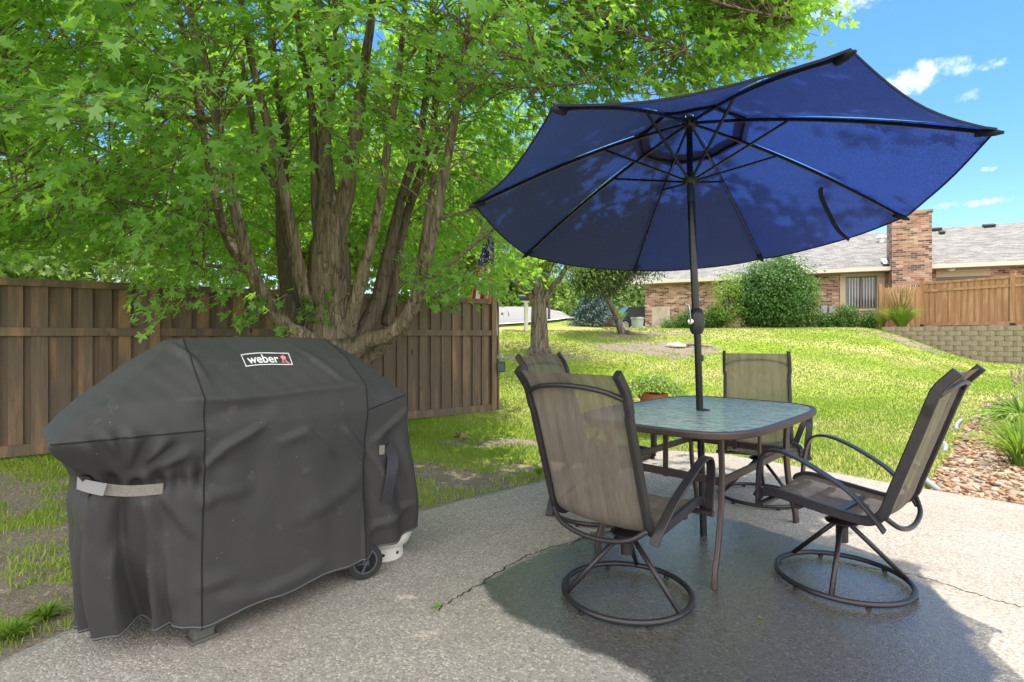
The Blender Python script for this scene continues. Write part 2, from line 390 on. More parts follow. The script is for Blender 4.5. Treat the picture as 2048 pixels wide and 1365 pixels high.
def brick():
    m = Mat('brick_wall', .85, 0, .25); o = m.obj(); x, y, z = m.xyz(o)[:3]
    v = m.comb(m.math('ADD', x, y), z, 0)
    b = m.n('ShaderNodeTexBrick'); m.l(v, b.inputs['Vector']); b.inputs['Scale'].default_value = 1
    b.inputs['Brick Width'].default_value = .23; b.inputs['Row Height'].default_value = .078; b.inputs['Mortar Size'].default_value = .006; b.inputs['Mortar Smooth'].default_value = .3
    b.inputs['Color1'].default_value = (0, 0, 0, 1); b.inputs['Color2'].default_value = (1, 1, 1, 1); b.inputs['Mortar'].default_value = (.5, .5, .5, 1); b.inputs['Bias'].default_value = 0
    c = m.ramp(b.outputs['Color'], [(0, (.055, .04, .042)), (.22, (.10, .065, .06)), (.3, (.27, .125, .095)), (.5, (.36, .185, .135)), (.8, (.46, .27, .195)), (1, (.58, .43, .33))])
    c = m.mix(m.math('MULTIPLY', m.noise(v, 30, 4), .4), c, (.3, .18, .13))
    c = m.mix(b.outputs['Fac'], c, (.46, .40, .34))
    m.color(c); m.bump(m.math('SUBTRACT', 1, b.outputs['Fac']), .5, .01); M['brick_wall'] = m.m
brick()
def shingle():
    m = Mat('roof_shingle', .9, 0, .2); o = m.obj(); x, y, z = m.xyz(o)[:3]
    v = m.comb(x, m.math('MULTIPLY', y, 1.08), 0)
    b = m.n('ShaderNodeTexBrick'); m.l(v, b.inputs['Vector']); b.inputs['Scale'].default_value = 1
    b.inputs['Brick Width'].default_value = .3; b.inputs['Row Height'].default_value = .14; b.inputs['Mortar Size'].default_value = .012
    b.inputs['Color1'].default_value = (.13, .12, .11, 1); b.inputs['Color2'].default_value = (.325, .32, .31, 1); b.inputs['Mortar'].default_value = (.15, .14, .135, 1)
    c = m.mix(m.math('MULTIPLY', m.noise(o, 6, 5), .5), b.outputs['Color'], (.255, .25, .24))
    m.color(c); m.bump(b.outputs['Fac'], .4, .02); M['roof_shingle'] = m.m
shingle()
def sling(name, a, b, alpha, vertical=True):
    m = Mat(name, .75, 0, .25); o = m.obj('UV'); x, y, z = m.xyz(o)[:3]
    s = m.noise(m.comb(m.math('MULTIPLY', x, 420), m.math('MULTIPLY', y, 14), 0), 1, 3, .6)
    s2 = m.noise(m.comb(m.math('MULTIPLY', x, 22), m.math('MULTIPLY', y, 1.2), 0), 1, 2)
    w1 = m.math('SINE', m.math('MULTIPLY', x, 1500)); w2 = m.math('SINE', m.math('MULTIPLY', y, 1500))
    f = m.math('MULTIPLY_ADD', s2, .5, m.math('MULTIPLY', s, .6))
    c = m.ramp(f, [(.3, a), (.55, tuple((p + q) / 2 for p, q in zip(a, b))), (.8, b)])
    c = m.mix(m.math('MULTIPLY_ADD', m.math('MULTIPLY', w1, w2), .18, .18), c, tuple(q * .5 for q in a))
    m.color(c)
    tr = m.n('ShaderNodeBsdfTransparent'); mx = m.n('ShaderNodeMixShader')
    m.set(mx, 0, m.math('MULTIPLY_ADD', m.math('MULTIPLY', w1, w2), .14, alpha, clamp=True))
    tl = m.n('ShaderNodeBsdfTranslucent'); m.set(tl, 'Color', c); m2 = m.n('ShaderNodeMixShader'); m2.inputs[0].default_value = .3
    m.l(m.b.outputs[0], m2.inputs[1]); m.l(tl.outputs[0], m2.inputs[2])
    m.l(tr.outputs[0], mx.inputs[1]); m.l(m2.outputs[0], mx.inputs[2]); m.l(mx.outputs[0], m.o.inputs[0])
    M[name] = m.m
sling('sling_fabric', (.11, .09, .075), (.37, .31, .25), .87)
def canopy_mat():
    m = Mat('canopy_fabric', .85, 0, .15); p = m.obj()
    wv = m.noise(p, 260, 2); n = m.noise(p, 3, 4)
    c = m.mix(n, (.052, .053, .064), (.074, .076, .088)); m.color(m.mix(m.math('MULTIPLY', wv, .5), c, (.10, .105, .14)))
    tl = m.n('ShaderNodeBsdfTranslucent'); m.set(tl, 'Color', m.mix(m.ramp(wv, [(.4, 0), (.62, 1)]), (.009, .032, .19), (.037, .115, .57)))
    mx = m.n('ShaderNodeMixShader'); mx.inputs[0].default_value = .34; m.bump(wv, .2, .001)
    m.l(m.b.outputs[0], mx.inputs[1]); m.l(tl.outputs[0], mx.inputs[2]); m.l(mx.outputs[0], m.o.inputs[0]); M['canopy_fabric'] = m.m
canopy_mat()
def cover_mat():
    m = Mat('cover_fabric', .62, 0, .35); p = m.obj()
    n = m.noise(p, 2.5, 5, .6); wv = m.noise(m.mp(p, (1, 1, 3)), 220, 2); dn = m.noise(p, 14, 6, .7)
    c = m.mix(n, (.027, .0265, .0275), (.044, .043, .044)); c = m.mix(m.math('MULTIPLY', wv, .4), c, (.066, .065, .062))
    up = m.xyz(p)[2]
    c = m.mix(m.ramp(dn, [(.6, 0), (.72, .18)]), c, (.2, .19, .17))
    sp = m.voro(p, 16); c = m.mix(m.ramp(sp, [(.025, .45), (.04, 0)]), c, (.35, .34, .3))
    m.color(c); m.rough(m.math('MULTIPLY_ADD', n, .15, .58)); m.bump(m.math('MULTIPLY_ADD', wv, .15, m.noise(p, 10, 4)), .25, .008); M['cover_fabric'] = m.m
cover_mat()
def webbing():
    m = Mat('strap_webbing', .9, 0, .2); p = m.obj(); n = m.noise(p, 160, 3); m.color(m.mix(n, (.13, .12, .11), (.30, .275, .24))); m.bump(n, .5, .002); M['strap_webbing'] = m.m
webbing()
def glass_top():
    m = Mat('rippled_glass', .12, 0, .5); p = m.obj()
    d = m.noise(p, 6, 2); v = m.voro(m.mp(p, (1, .5, 1), (0, 0, .78)), 30, 'Distance', 'SMOOTH_F1'); n = m.noise(p, 38, 2, .5, 1.0)
    h = m.math('ADD', v, m.math('MULTIPLY', n, .8))
    nb = m.bump(h, .9, .012)
    tr = m.n('ShaderNodeBsdfTransparent'); m.set(tr, 'Color', m.mix(m.ramp(h, [(.5, 0), (1.0, 1)]), (.40, .62, .57), (.95, 1, .98)))
    gl = m.n('ShaderNodeBsdfGlossy'); gl.inputs['Roughness'].default_value = .08; gl.inputs['Color'].default_value = (.8, 1, .93, 1); m.l(nb, gl.inputs['Normal'])
    df = m.n('ShaderNodeBsdfDiffuse'); m.set(df, 'Color', m.mix(m.ramp(h, [(.45, 0), (.95, 1)]), (.34, .56, .47), (.95, 1, .96)))  # pale ripple tones put sky reflection into the diffuse colour
    tl = m.n('ShaderNodeBsdfTranslucent'); tl.inputs['Color'].default_value = (.55, .88, .80, 1)
    m1 = m.n('ShaderNodeMixShader'); m1.inputs[0].default_value = .5; m.l(df.outputs[0], m1.inputs[1]); m.l(tl.outputs[0], m1.inputs[2])
    m2 = m.n('ShaderNodeMixShader'); m2.inputs[0].default_value = .66; m.l(tr.outputs[0], m2.inputs[1]); m.l(m1.outputs[0], m2.inputs[2])
    fr = m.n('ShaderNodeFresnel'); fr.inputs[0].default_value = 1.5; m.l(nb, fr.inputs['Normal'])
    m3 = m.n('ShaderNodeMixShader'); m.l(m.math('MULTIPLY_ADD', fr.outputs[0], .6, .02, clamp=True), m3.inputs[0]); m.l(m2.outputs[0], m3.inputs[1]); m.l(gl.outputs[0], m3.inputs[2])
    m.l(m3.outputs[0], m.o.inputs[0]); M['rippled_glass'] = m.m
glass_top()
def window_glass():
    m = Mat('window_glass', .05, 0, .9, (.03, .035, .04)); M['window_glass'] = m.m
    m = Mat('dark_glass', .04, 0, .9, (.05, .07, .06)); M['dark_glass'] = m.m
    m = Mat('blinds', .5, 0, .6); p = m.obj(); x = m.xyz(p)[0]; s = m.math('SINE', m.math('MULTIPLY', x, 62)); m.color(m.ramp(s, [(.3, (.06, .06, .065)), (.7, (.42, .42, .43))])); m.rough(.15); M['blinds'] = m.m
window_glass()
def rockmat():
    m = Mat('bed_rock', .85, 0, .3); t = m.attr('tint'); p = m.pos()
    c = m.ramp(t, [(0, (.2, .1, .065)), (.3, (.42, .22, .13)), (.6, (.55, .36, .24)), (.8, (.6, .5, .4)), (1, (.3, .26, .23))])
    m.color(m.mix(m.math('MULTIPLY', m.noise(p, 60, 4), .5), c, (.5, .34, .24))); m.bump(m.noise(p, 90, 3), .3, .004); M['bed_rock'] = m.m
rockmat()
def blockmat():
    m = Mat('wall_block', .9, 0, .2); t = m.attr('tint'); p = m.pos(); n = m.noise(p, 12, 5, .7)
    c = m.mix(n, (.24, .20, .145), (.39, .33, .25)); c = m.mix(m.math('MULTIPLY', t, .4), c, (.33, .26, .19)); m.color(c); m.bump(n, .9, .05); M['wall_block'] = m.m
blockmat()
def flagstone():
    m = Mat('flagstone', .8, 0, .3); p = m.obj(); v = m.voro(p, 3.2, 'Color'); e = m.voro(p, 3.2, 'Distance', 'DISTANCE_TO_EDGE')
    c = m.mix(m.xyz(v)[0], (.42, .33, .26), (.56, .46, .38)); m.color(m.mix(m.ramp(e, [(.02, 1), (.05, 0)]), c, (.45, .43, .38))); M['flagstone'] = m.m
flagstone()

# ================================================================ SETTING
PATIO = [at(*q, z=0) for q in [(-420, 1365), (-60, 1352), (30, 1308), (150, 1255), (300, 1196), (500, 1118), (680, 1062), (840, 1021), (960, 990), (1075, 963), (1150, 945), (1205, 926), (1260, 910),
         (1340, 901), (1450, 909), (1560, 927), (1680, 948), (1790, 968), (1900, 986), (2048, 1010), (2300, 1050)]]
PATIO = [(p.x, p.y) for p in PATIO] + [(6.5, .2), (6.5, -2.5), (-4.5, -2.5)]
BED = [(3.28, 4.22), (3.75, 4.75), (4.35, 5.35), (5.05, 6.1), (5.9, 7.0), (6.9, 8.0), (8.2, 9.3), (11, 10.5), (11, 3.2), (5.2, 3.05), (3.64, 3.80)]
def inpoly(x, y, poly):
    x = np.asarray(x); y = np.asarray(y); ins = np.zeros(x.shape, bool); n = len(poly)
    for i in range(n):
        x1, y1 = poly[i]; x2, y2 = poly[(i + 1) % n]
        if y1 == y2: continue
        c = ((y1 > y) != (y2 > y)) & (x < (x2 - x1) * (y - y1) / (y2 - y1) + x1); ins ^= c
    return ins
def polydist(x, y, poly, closed=True):
    d = np.full(np.shape(x), 1e9); n = len(poly)
    for i in range(n if closed else n - 1):
        a = np.array(poly[i]); b = np.array(poly[(i + 1) % n]); ab = b - a
        t = np.clip(((x - a[0]) * ab[0] + (y - a[1]) * ab[1]) / (ab @ ab), 0, 1)
        d = np.minimum(d, np.hypot(x - a[0] - t * ab[0], y - a[1] - t * ab[1]))
    return d
TREE = (-1.82, 5.6)
DIRTS = [(-1.9, 4.9, 1.9, .9), (-3.6, 4.2, 1.5, .8), (-2.6, 3.3, .9, .5), (-.55, 4.6, .9, .45), (-.2, 6.2, .7, .3), (3.9, 13.9, 1.7, 1.0), (4.0, 16.1, 1.5, .5), (.64, 12.7, .9, .5), (12.0, 16.6, 1.1, .9), (-2.3, 2.5, .5, .35), (.4, 5.0, .55, .2)]
def dirt(x, y):
    d = np.zeros(np.shape(x))
    for (cx, cy, rx, ry) in DIRTS: d = np.maximum(d, 1.15 - .65 * np.hypot((x - cx) / rx, (y - cy) / ry))
    d = d - .02 + .20 * wob(x * 2.1 + .7 * y, y * 1.3) + .16 * wob(x * 5.7 + y * 2, y * 4.3 - x)
    pd = polydist(x, y, PATIO)
    d = np.maximum(d, np.where((x < .3) & (y < 6), .78 - pd * 1.2, 0))
    return np.clip(d, 0, 1)
def dry(x, y):
    d = np.clip(.35 + .25 * wob(x * .5, y * .8) + .12 * wob(x * 2.2, y * 2.9), 0, 1)
    d = np.maximum(d, np.clip(1.0 - np.hypot((x - 5.2) / 2.2, (y - 6.6) / 1.2), 0, 1))
    d = np.maximum(d, np.clip(.75 - polydist(x, y, PATIO) * .8, 0, .7) * (x > .5)); d = np.maximum(d, np.clip(1.1 - polydist(x, y, BED) * 1.5, 0, 1) * (x > 2))
    d = np.maximum(d, np.clip(1.2 - .5 * np.abs(y - 17.6), 0, .65) * (x < 8))
    return np.clip(d, 0, 1)
def make_ground():
    xs = np.concatenate([np.linspace(-300, -24, 24), np.arange(-22, 22, .22), np.linspace(22.5, 300, 24)])
    ys = np.concatenate([np.linspace(-120, -4.5, 14), np.arange(-4, 26, .2), np.linspace(26.5, 420, 44)])
    X, Y = np.meshgrid(xs, ys); Z = T(X, Y)
    inp = inpoly(X, Y, PATIO); Z = np.where(inp & (polydist(X, Y, PATIO) > .1), -.14, Z)
    V = np.stack([X, Y, Z], -1).reshape(-1, 3); nx = len(xs); ny = len(ys)
    i = np.arange(nx - 1)[None, :] + np.arange(ny - 1)[:, None] * nx; i = i.ravel()
    Fq = np.stack([i, i + 1, i + nx + 1, i + nx], 1)
    npmesh('ground', V, Fq, M['lawn_ground'], attrs={'dirt': dirt(X, Y).ravel(), 'dry': dry(X, Y).ravel()}, smooth_=True)['kind'] = 'structure'
make_ground()

WETP = [at(*q, z=0) for q in [(960, 1168), (1010, 1140), (1100, 1098), (1190, 1064), (1300, 1040), (1400, 1026), (1500, 1050), (1600, 1080), (1700, 1104), (1790, 1130), (1870, 1190), (1935, 1260), (1990, 1340), (1960, 1480), (1700, 1500), (1480, 1450), (1310, 1368), (1230, 1325), (1130, 1283), (1010, 1232)]]
WETP = [(p.x, p.y) for p in WETP]
def sheet(name, poly, step, zt, mat, attrs=None, side=.12, extra=None):
    """a sheet with a clean outline, a fine grid inside and a skirt"""
    pts = [];
    n = len(poly)
    for i in range(n):
        a = Vector(poly[i]); b = Vector(poly[(i + 1) % n]); k = max(1, int((b - a).length / (step * 1.5)))
        for j in range(k): pts.append(a.lerp(b, j / k))
    nb = len(pts); pa = np.array(poly); bx0, by0 = pa.min(0); bx1, by1 = pa.max(0)
    gx, gy = np.meshgrid(np.arange(bx0, bx1, step), np.arange(by0, by1, step)); gx = gx.ravel(); gy = gy.ravel()
    ok = inpoly(gx, gy, poly) & (polydist(gx, gy, poly) > step * .5)
    pts += [Vector((x, y)) for x, y in zip(gx[ok], gy[ok])]
    r = delaunay_2d_cdt(pts, [], [list(range(nb))], 1, 1e-5)
    vs, fs = r[0], r[2]
    V = np.array([(v.x, v.y) for v in vs]); Z = zt(V[:, 0], V[:, 1]); V3 = np.column_stack([V, Z])
    tri = np.array([f for f in fs if len(f) == 3])
    a, b, c = V[tri[:, 0]], V[tri[:, 1]], V[tri[:, 2]]
    s = (b[:, 0] - a[:, 0]) * (c[:, 1] - a[:, 1]) - (b[:, 1] - a[:, 1]) * (c[:, 0] - a[:, 0]); tri[s < 0] = tri[s < 0][:, ::-1]
    at_ = {k: fn(V[:, 0], V[:, 1]) for k, fn in (attrs or {}).items()}
    lo = V3[:nb].copy(); lo[:, 2] -= side; k0 = len(V3)
    quads = np.array([(i, (i + 1) % nb, k0 + (i + 1) % nb, k0 + i) for i in range(nb)])
    V3 = np.vstack([V3, lo]); at_ = {k: np.concatenate([v, v[:nb]]) for k, v in at_.items()}
    return npmesh(name, V3, [tri, quads], mat, attrs=at_)
def wetf(x, y):
    d = polydist(x, y, WETP); s = np.where(inpoly(x, y, WETP), 1, -1); return np.clip(.5 + s * d * 3.0, 0, 1)
sheet('patio', PATIO, .07, lambda x, y: .0 * x, M['patio_concrete'], {'wet': wetf})['kind'] = 'structure'
# cracks in the slab
m_ = Mat('crack_dark', .95, 0, .1, (.03, .025, .02)); M['crack'] = m_.m
def crack(pp, w0):
    P = [at(*q, z=0) for q in pp]; P = crom(P, 14); vs = []; fs = []
    for i, p in enumerate(P):
        t = (P[min(i + 1, len(P) - 1)] - P[max(i - 1, 0)]).normalized(); nn = Vector((-t.y, t.x, 0)); j = random.uniform(-.012, .012)
        ww = w0 * random.uniform(.3, 1.3); vs += [p + nn * (j + ww) + Vector((0, 0, .0015)), p + nn * (j - ww) + Vector((0, 0, .0015))]
    for i in range(len(P) - 1): fs.append((2 * i, 2 * i + 1, 2 * i + 3, 2 * i + 2))
    b = MB(); b.add(vs, fs); b.build('patio_crack', M['crack'])['kind'] = 'structure'
crack([(868, 1225), (900, 1203), (965, 1166), (1040, 1118), (1090, 1100), (1170, 1075), (1225, 1062), (1290, 1048), (1370, 1034)], .0042)
crack([(1690, 1128), (1834, 1152), (1934, 1184), (2048, 1216)], .003)

# rock bed soil and terrace behind the block wall
zb = lambda x, y: T(x, y) + .012
b_ = sheet('rock_bed_soil', BED, .25, zb, M['terrace_soil']); b_['kind'] = 'structure'
W = [Vector((12.75, 18.5)), Vector((13.35, 17.75)), Vector((14.0, 16.75)), Vector((14.85, 15.5)), Vector((16.2, 13.6)), Vector((18.5, 10.6))]
TERR = [(p.x + .12, p.y + .05) for p in W] + [(34, 10.6), (34, 32), (10.8, 32), (10.8, 20.4), (12.3, 19.2)]
sheet('terrace_ground', TERR, 1.2, lambda x, y: 1.44 + 0 * x, M['terrace_soil'], side=.9)['kind'] = 'structure'
# street and verge
def strip(name, cl, wd, mat, dz, n=12):
    P = crom([Vector((x, y, 0)) for x, y in cl], n); vs = []; fs = []; K = 6
    for i, p in enumerate(P):
        t = (P[min(i + 1, len(P) - 1)] - P[max(i - 1, 0)]).normalized(); nn = Vector((-t.y, t.x, 0))
        for k in range(K + 1):
            q = p + nn * wd * (k / K - .5); vs.append((q.x, q.y, float(T(q.x, q.y)) + dz))
    for i in range(len(P) - 1):
        for k in range(K): fs.append((i * (K + 1) + k, i * (K + 1) + k + 1, (i + 1) * (K + 1) + k + 1, (i + 1) * (K + 1) + k))
    b = MB(); b.add(vs, fs); o = b.build(name, mat, smooth_=True); o['kind'] = 'structure'; return o
strip('street', [(-40, 17.2), (-20, 18.0), (-9, 19.5), (-4, 21.3), (-.8, 24.5), (.2, 30), (1.6, 37), (6, 46), (16, 56)], 7.0, M['street_surface'], .07)
strip('kerb', [(-40, 13.6), (-19.8, 14.4), (-8.3, 15.9), (-2.2, 18.0), (2.2, 22.3), (3.7, 29.2), (5.1, 36), (8.6, 43.4)], .35, M['kerb_concrete'], .1)
strip('driveway', [(3.2, 26.5), (6, 28.2), (12, 30)], 3.4, M['kerb_concrete'], .085)

# ---------------------------------------------------------------- lawn grass, real blades
def grass():
    out = []
    def band(y0, y1, n, h, wd):
        y = rng.uniform(y0, y1, n * 2); x = rng.uniform(-1.0, 1.0, n * 2) * y * 1.0
        return x, y, h, wd
    V = []; tint = []; cnt = 0
    for (y0, y1, dens, h, wd) in [(1.6, 4.2, 5200, .045, .0032), (4.2, 6.5, 4200, .042, .004), (6.5, 9.5, 2900, .036, .0055), (9.5, 13.5, 1400, .032, .0085), (13.5, 20.5, 520, .03, .016)]:
        A = (y1 * y1 - y0 * y0) / 2 * 2.04; n = int(dens * A * .62)
        y = np.sqrt(rng.uniform(y0 * y0, y1 * y1, n)); x = rng.uniform(-1.02, 1.02, n) * y
        ok = ~inpoly(x, y, PATIO) & ~inpoly(x, y, BED) & ~inpoly(x, y, TERR)
        # behind the long fence nothing is seen
        ok &= ~((y > 8.9 + .687 * (x + .31) + .5) & (x < -.3))
        x = x[ok]; y = y[ok]; di = dirt(x, y) + .22 * wob(x * 5.3, y * 5.3) * .6; dr = dry(x, y)
        ok = rng.random(len(x)) > np.clip((di - .56) / .26, 0, .93); x = x[ok]; y = y[ok]; dr = dr[ok]
        ok = ~((y > 17.5) & (x < 3.0)); x = x[ok]; y = y[ok]; dr = dr[ok]
        n = len(x); z = T(x, y); hh = h * rng.uniform(.45, 1.25, n) * (1 - .25 * dr); az = rng.uniform(0, 2 * np.pi, n); ln = rng.uniform(.15, .9, n) * hh; la = rng.uniform(0, 2 * np.pi, n)
        dx, dy = np.cos(az) * wd, np.sin(az) * wd
        b0 = np.stack([x - dx, y - dy, z - .004], 1); b1 = np.stack([x + dx, y + dy, z - .004], 1)
        mx = x + np.cos(la) * ln * .35; my = y + np.sin(la) * ln * .35; m0 = np.stack([mx - dx * .7, my - dy * .7, z + hh * .6], 1); m1 = np.stack([mx + dx * .7, my + dy * .7, z + hh * .6], 1)
        tp = np.stack([x + np.cos(la) * ln, y + np.sin(la) * ln, z + hh], 1)
        V.append(np.stack([b0, b1, m1, m0, tp], 1).reshape(-1, 3))
        t = np.clip(.45 + .07 * rng.standard_normal(n) + .22 * wob(x * .6, y * .9), 0, 1); t2 = (rng.random(n) < dr * .38).astype(float) * rng.uniform(.75, 1, n)
        tint.append(np.repeat(t, 5)); out.append(np.repeat(t2, 5)); cnt += n
    V = np.concatenate(V); i = np.arange(cnt) * 5
    quads = np.stack([i, i + 1, i + 2, i + 3], 1); tris = np.stack([i + 3, i + 2, i + 4], 1)
    m = Mat('lawn_blade', .6, 0, .2); t = m.attr('tint'); s = m.attr('straw')
    c = m.mix(s, m.mix(t, (.22, .36, .035), (.36, .50, .055)), (.52, .49, .19)); m.color(c)
    tr = m.n('ShaderNodeBsdfTranslucent'); m.set(tr, 'Color', c); mx = m.n('ShaderNodeMixShader'); mx.inputs[0].default_value = .3
    gn = m.n('ShaderNodeNewGeometry').outputs['Normal']; va = m.n('ShaderNodeVectorMath', operation='ADD'); m.l(gn, va.inputs[0]); va.inputs[1].default_value = (0, 0, 1.6); vn = m.n('ShaderNodeVectorMath', operation='NORMALIZE'); m.l(va.outputs[0], vn.inputs[0])
    m.l(vn.outputs[0], m.b.inputs['Normal'])
    m.l(m.b.outputs[0], mx.inputs[1]); m.l(tr.outputs[0], mx.inputs[2]); m.l(mx.outputs[0], m.o.inputs[0])
    o = npmesh('lawn_grass', V, [quads, tris], m.m, attrs={'tint': np.concatenate(tint), 'straw': np.concatenate(out)})
    tag(o, 'short green lawn grass with dry straw patches covering the yard and the slope', 'grass', kind='stuff')
    print('blades', cnt)
grass()
def rocks():
    n = 15000; x = rng.uniform(3.2, 9.5, n); y = rng.uniform(3.0, 9.6, n); ok = inpoly(x, y, BED) & (x < y * 1.12) ; x = x[ok]; y = y[ok]; n = len(x)
    ico = bmesh.new(); bmesh.ops.create_icosphere(ico, subdivisions=1, radius=1); bv = np.array([v.co[:] for v in ico.verts]); bf = np.array([[v.index for v in f.verts] for f in ico.faces]); ico.free()
    s = (.010 + .030 * rng.random(n) ** 2)[:, None, None] * np.stack([rng.uniform(.8, 1.4, n), rng.uniform(.6, 1, n), rng.uniform(.28, .6, n)], 1)[:, None, :]
    P = bv[None] * (1 + rng.uniform(-.45, .45, (n, len(bv), 1))) * s
    a = rng.uniform(0, 6.28, n); b = rng.uniform(-.5, .5, n)
    X = P[..., 0] * np.cos(b)[:, None] - P[..., 2] * np.sin(b)[:, None]; Z = P[..., 0] * np.sin(b)[:, None] + P[..., 2] * np.cos(b)[:, None]
    x2 = X * np.cos(a)[:, None] - P[..., 1] * np.sin(a)[:, None]; y2 = X * np.sin(a)[:, None] + P[..., 1] * np.cos(a)[:, None]
    V = np.stack([x2 + x[:, None], y2 + y[:, None], Z + (T(x, y) + .02 + rng.uniform(0, .03, n))[:, None]], -1).reshape(-1, 3)
    Fc = (bf[None] + (np.arange(n) * len(bv))[:, None, None]).reshape(-1, 3)
    o = npmesh('landscape_rocks', V, Fc, M['bed_rock'], attrs={'tint': np.repeat(rng.random(n), len(bv))})
    tag(o, 'reddish brown landscaping rocks covering the planting bed beside the patio', 'rocks', kind='stuff')
rocks()

# ================================================================ THINGS
from mathutils.bvhtree import BVHTree
def grid_obj(name, G, mat, parent, uvs=None):
    m, n = len(G), len(G[0]); me = bpy.data.meshes.new(name)
    me.from_pydata([tuple(p) for r in G for p in r], [], [(i * n + j, i * n + j + 1, (i + 1) * n + j + 1, (i + 1) * n + j) for i in range(m - 1) for j in range(n - 1)])
    uv = me.uv_layers.new(name='UVMap')
    for l in me.loops:
        i, j = divmod(l.vertex_index, n); uv.data[l.index].uv = uvs(i, j) if uvs else (j / (n - 1), i / (m - 1))
    return link(name, me, mat, parent, True)

# ---------------------------------------------------------------- covered grill
GO = Vector((-1.17, 2.04, 0)); GA = math.atan2(.773, .634)
grill = empty('covered_grill', GO, GA, 'gas grill under a black fitted fabric cover with a white logo, standing on the patio', 'grill')
GM = Matrix.Translation(GO) @ Matrix.Rotation(GA, 4, 'Z'); GI = GM.inverted(); CAML = GI @ Vector((0, 0, HC))
def gray(px, py): return (GI.to_3x3() @ Vector(((px - 1024) / 1075, 1, (671 - py) / 1075))).normalized()
def front(px, py):
    k = (px - 1024) / 1075; x = (1.17 + 2.04 * k) / (.634 - .773 * k); return x, HC - (py - 671) / 1075 * (2.04 + .773 * x)
CC = [  # columns FL S1f S2f FR BR S2b S1b BL ; rows hem .. ridge
 [(-.26, .24, .10), (-.31, .20, .33), (-.345, .12, .68), (-.455, .0, .855), (-.31, .06, .955), (-.15, .17, 1.07), (0, .33, 1.175)],
 [(.0, .02, .078), (0, .02, .33), (0, .0, .66), (0, -.012, .84), (.0, .0, .965), (.0, .13, 1.095), (.03, .30, 1.185)],
 [(.72, .0, .115), (.72, 0, .33), (.725, 0, .66), (.73, -.012, .84), (.73, .0, .955), (.71, .13, 1.09), (.69, .30, 1.185)],
 [(1.06, .03, .16), (1.045, .0, .35), (1.0, .0, .66), (.985, .0, .895), (.925, .05, .955), (.83, .17, 1.07), (.71, .33, 1.18)],
 [(1.13, .45, .16), (1.11, .5, .35), (1.0, .56, .66), (.965, .56, .885), (.91, .5, .95), (.82, .45, 1.07), (.71, .42, 1.18)],
 [(.72, .62, .1), (.72, .62, .33), (.72, .62, .66), (.72, .62, .84), (.72, .59, .95), (.71, .52, 1.09), (.69, .44, 1.185)],
 [(0, .62, .08), (0, .62, .33), (0, .62, .66), (0, .62, .84), (0, .59, .95), (.0, .52, 1.09), (.03, .44, 1.185)],
 [(-.30, .46, .06), (-.31, .46, .33), (-.34, .43, .68), (-.40, .42, .85), (-.30, .44, .95), (-.15, .46, 1.07), (0, .43, 1.175)]]
SEG = [44, 64, 30, 30, 10, 18, 12, 34]; SUB = 15
def rows_(c):
    q = crom(c, SUB); o = q[:3 * SUB]
    for k in range(3, 6): o += [Vector(c[k]).lerp(Vector(c[k + 1]), i / SUB) for i in range(SUB)]
    return o + [Vector(c[6])]
colrows = [rows_(c) for c in CC]; NR = len(colrows[0]); NC = sum(SEG)
P = np.zeros((NR, NC, 3)); cpos = []; j = 0; colseg = []
for k in range(8):
    cpos.append(j); a = np.array([v[:] for v in colrows[k]]); b = np.array([v[:] for v in colrows[(k + 1) % 8]])
    for q in range(SEG[k]): P[:, j] = a + (b - a) * (q / SEG[k]); colseg.append((k, q / SEG[k])); j += 1
for it in range(2):
    P[:, :] = P * .5 + (np.roll(P, 1, 1) + np.roll(P, -1, 1)) * .25
P[1:-1] = P[1:-1] * .6 + (P[2:] + P[:-2]) * .2
# hem dips
tang = np.roll(P, -1, 1) - np.roll(P, 1, 1); vert = np.zeros_like(P); vert[1:-1] = P[2:] - P[:-2]; vert[0] = P[1] - P[0]; vert[-1] = P[-1] - P[-2]
Nn = np.cross(tang, vert); Nn /= np.linalg.norm(Nn, axis=2, keepdims=True) + 1e-9
seg = np.array([c[0] for c in colseg]); fr = np.array([c[1] for c in colseg]); z = P[..., 2]; x = P[..., 0]
low = smooth((.67 - z) / .6); D = np.zeros(z.shape)
# pleats under the strap at the left end
f = fr[None, :]
D += (seg == 0)[None, :] * low * (.045 * smooth((.27 - f) / .05) - .075 * smooth((f - .24) / .05) * (1 - smooth((f - .29) / .38)) + .03 * np.exp(-((f - .52) / .05) ** 2) - .03 * np.exp(-((f - .64) / .05) ** 2) + .012 * np.exp(-((f - .82) / .07) ** 2))
D += (seg == 7)[None, :] * low * (.05 * np.exp(-((f - 1.03) / .1) ** 2) - .04 * np.exp(-((f - .8) / .08) ** 2) + .035 * np.exp(-((f - .55) / .1) ** 2) - .03 * np.exp(-((f - .3) / .1) ** 2))
cin = np.exp(-((z - .67) / .045) ** 2)
D -= ((seg == 0) | (seg == 7))[None, :] * cin * (.03 + .016 * np.sin(f * 34))
D += (seg == 3)[None, :] * .03 * np.sin(f * 15 + z * 2) * smooth((.8 - z) / .6)
D += (seg == 2)[None, :] * .02 * np.sin(f * 11 + z * 6 + 1) * smooth((.85 - z) / .4)
onf = (seg <= 2)[None, :]
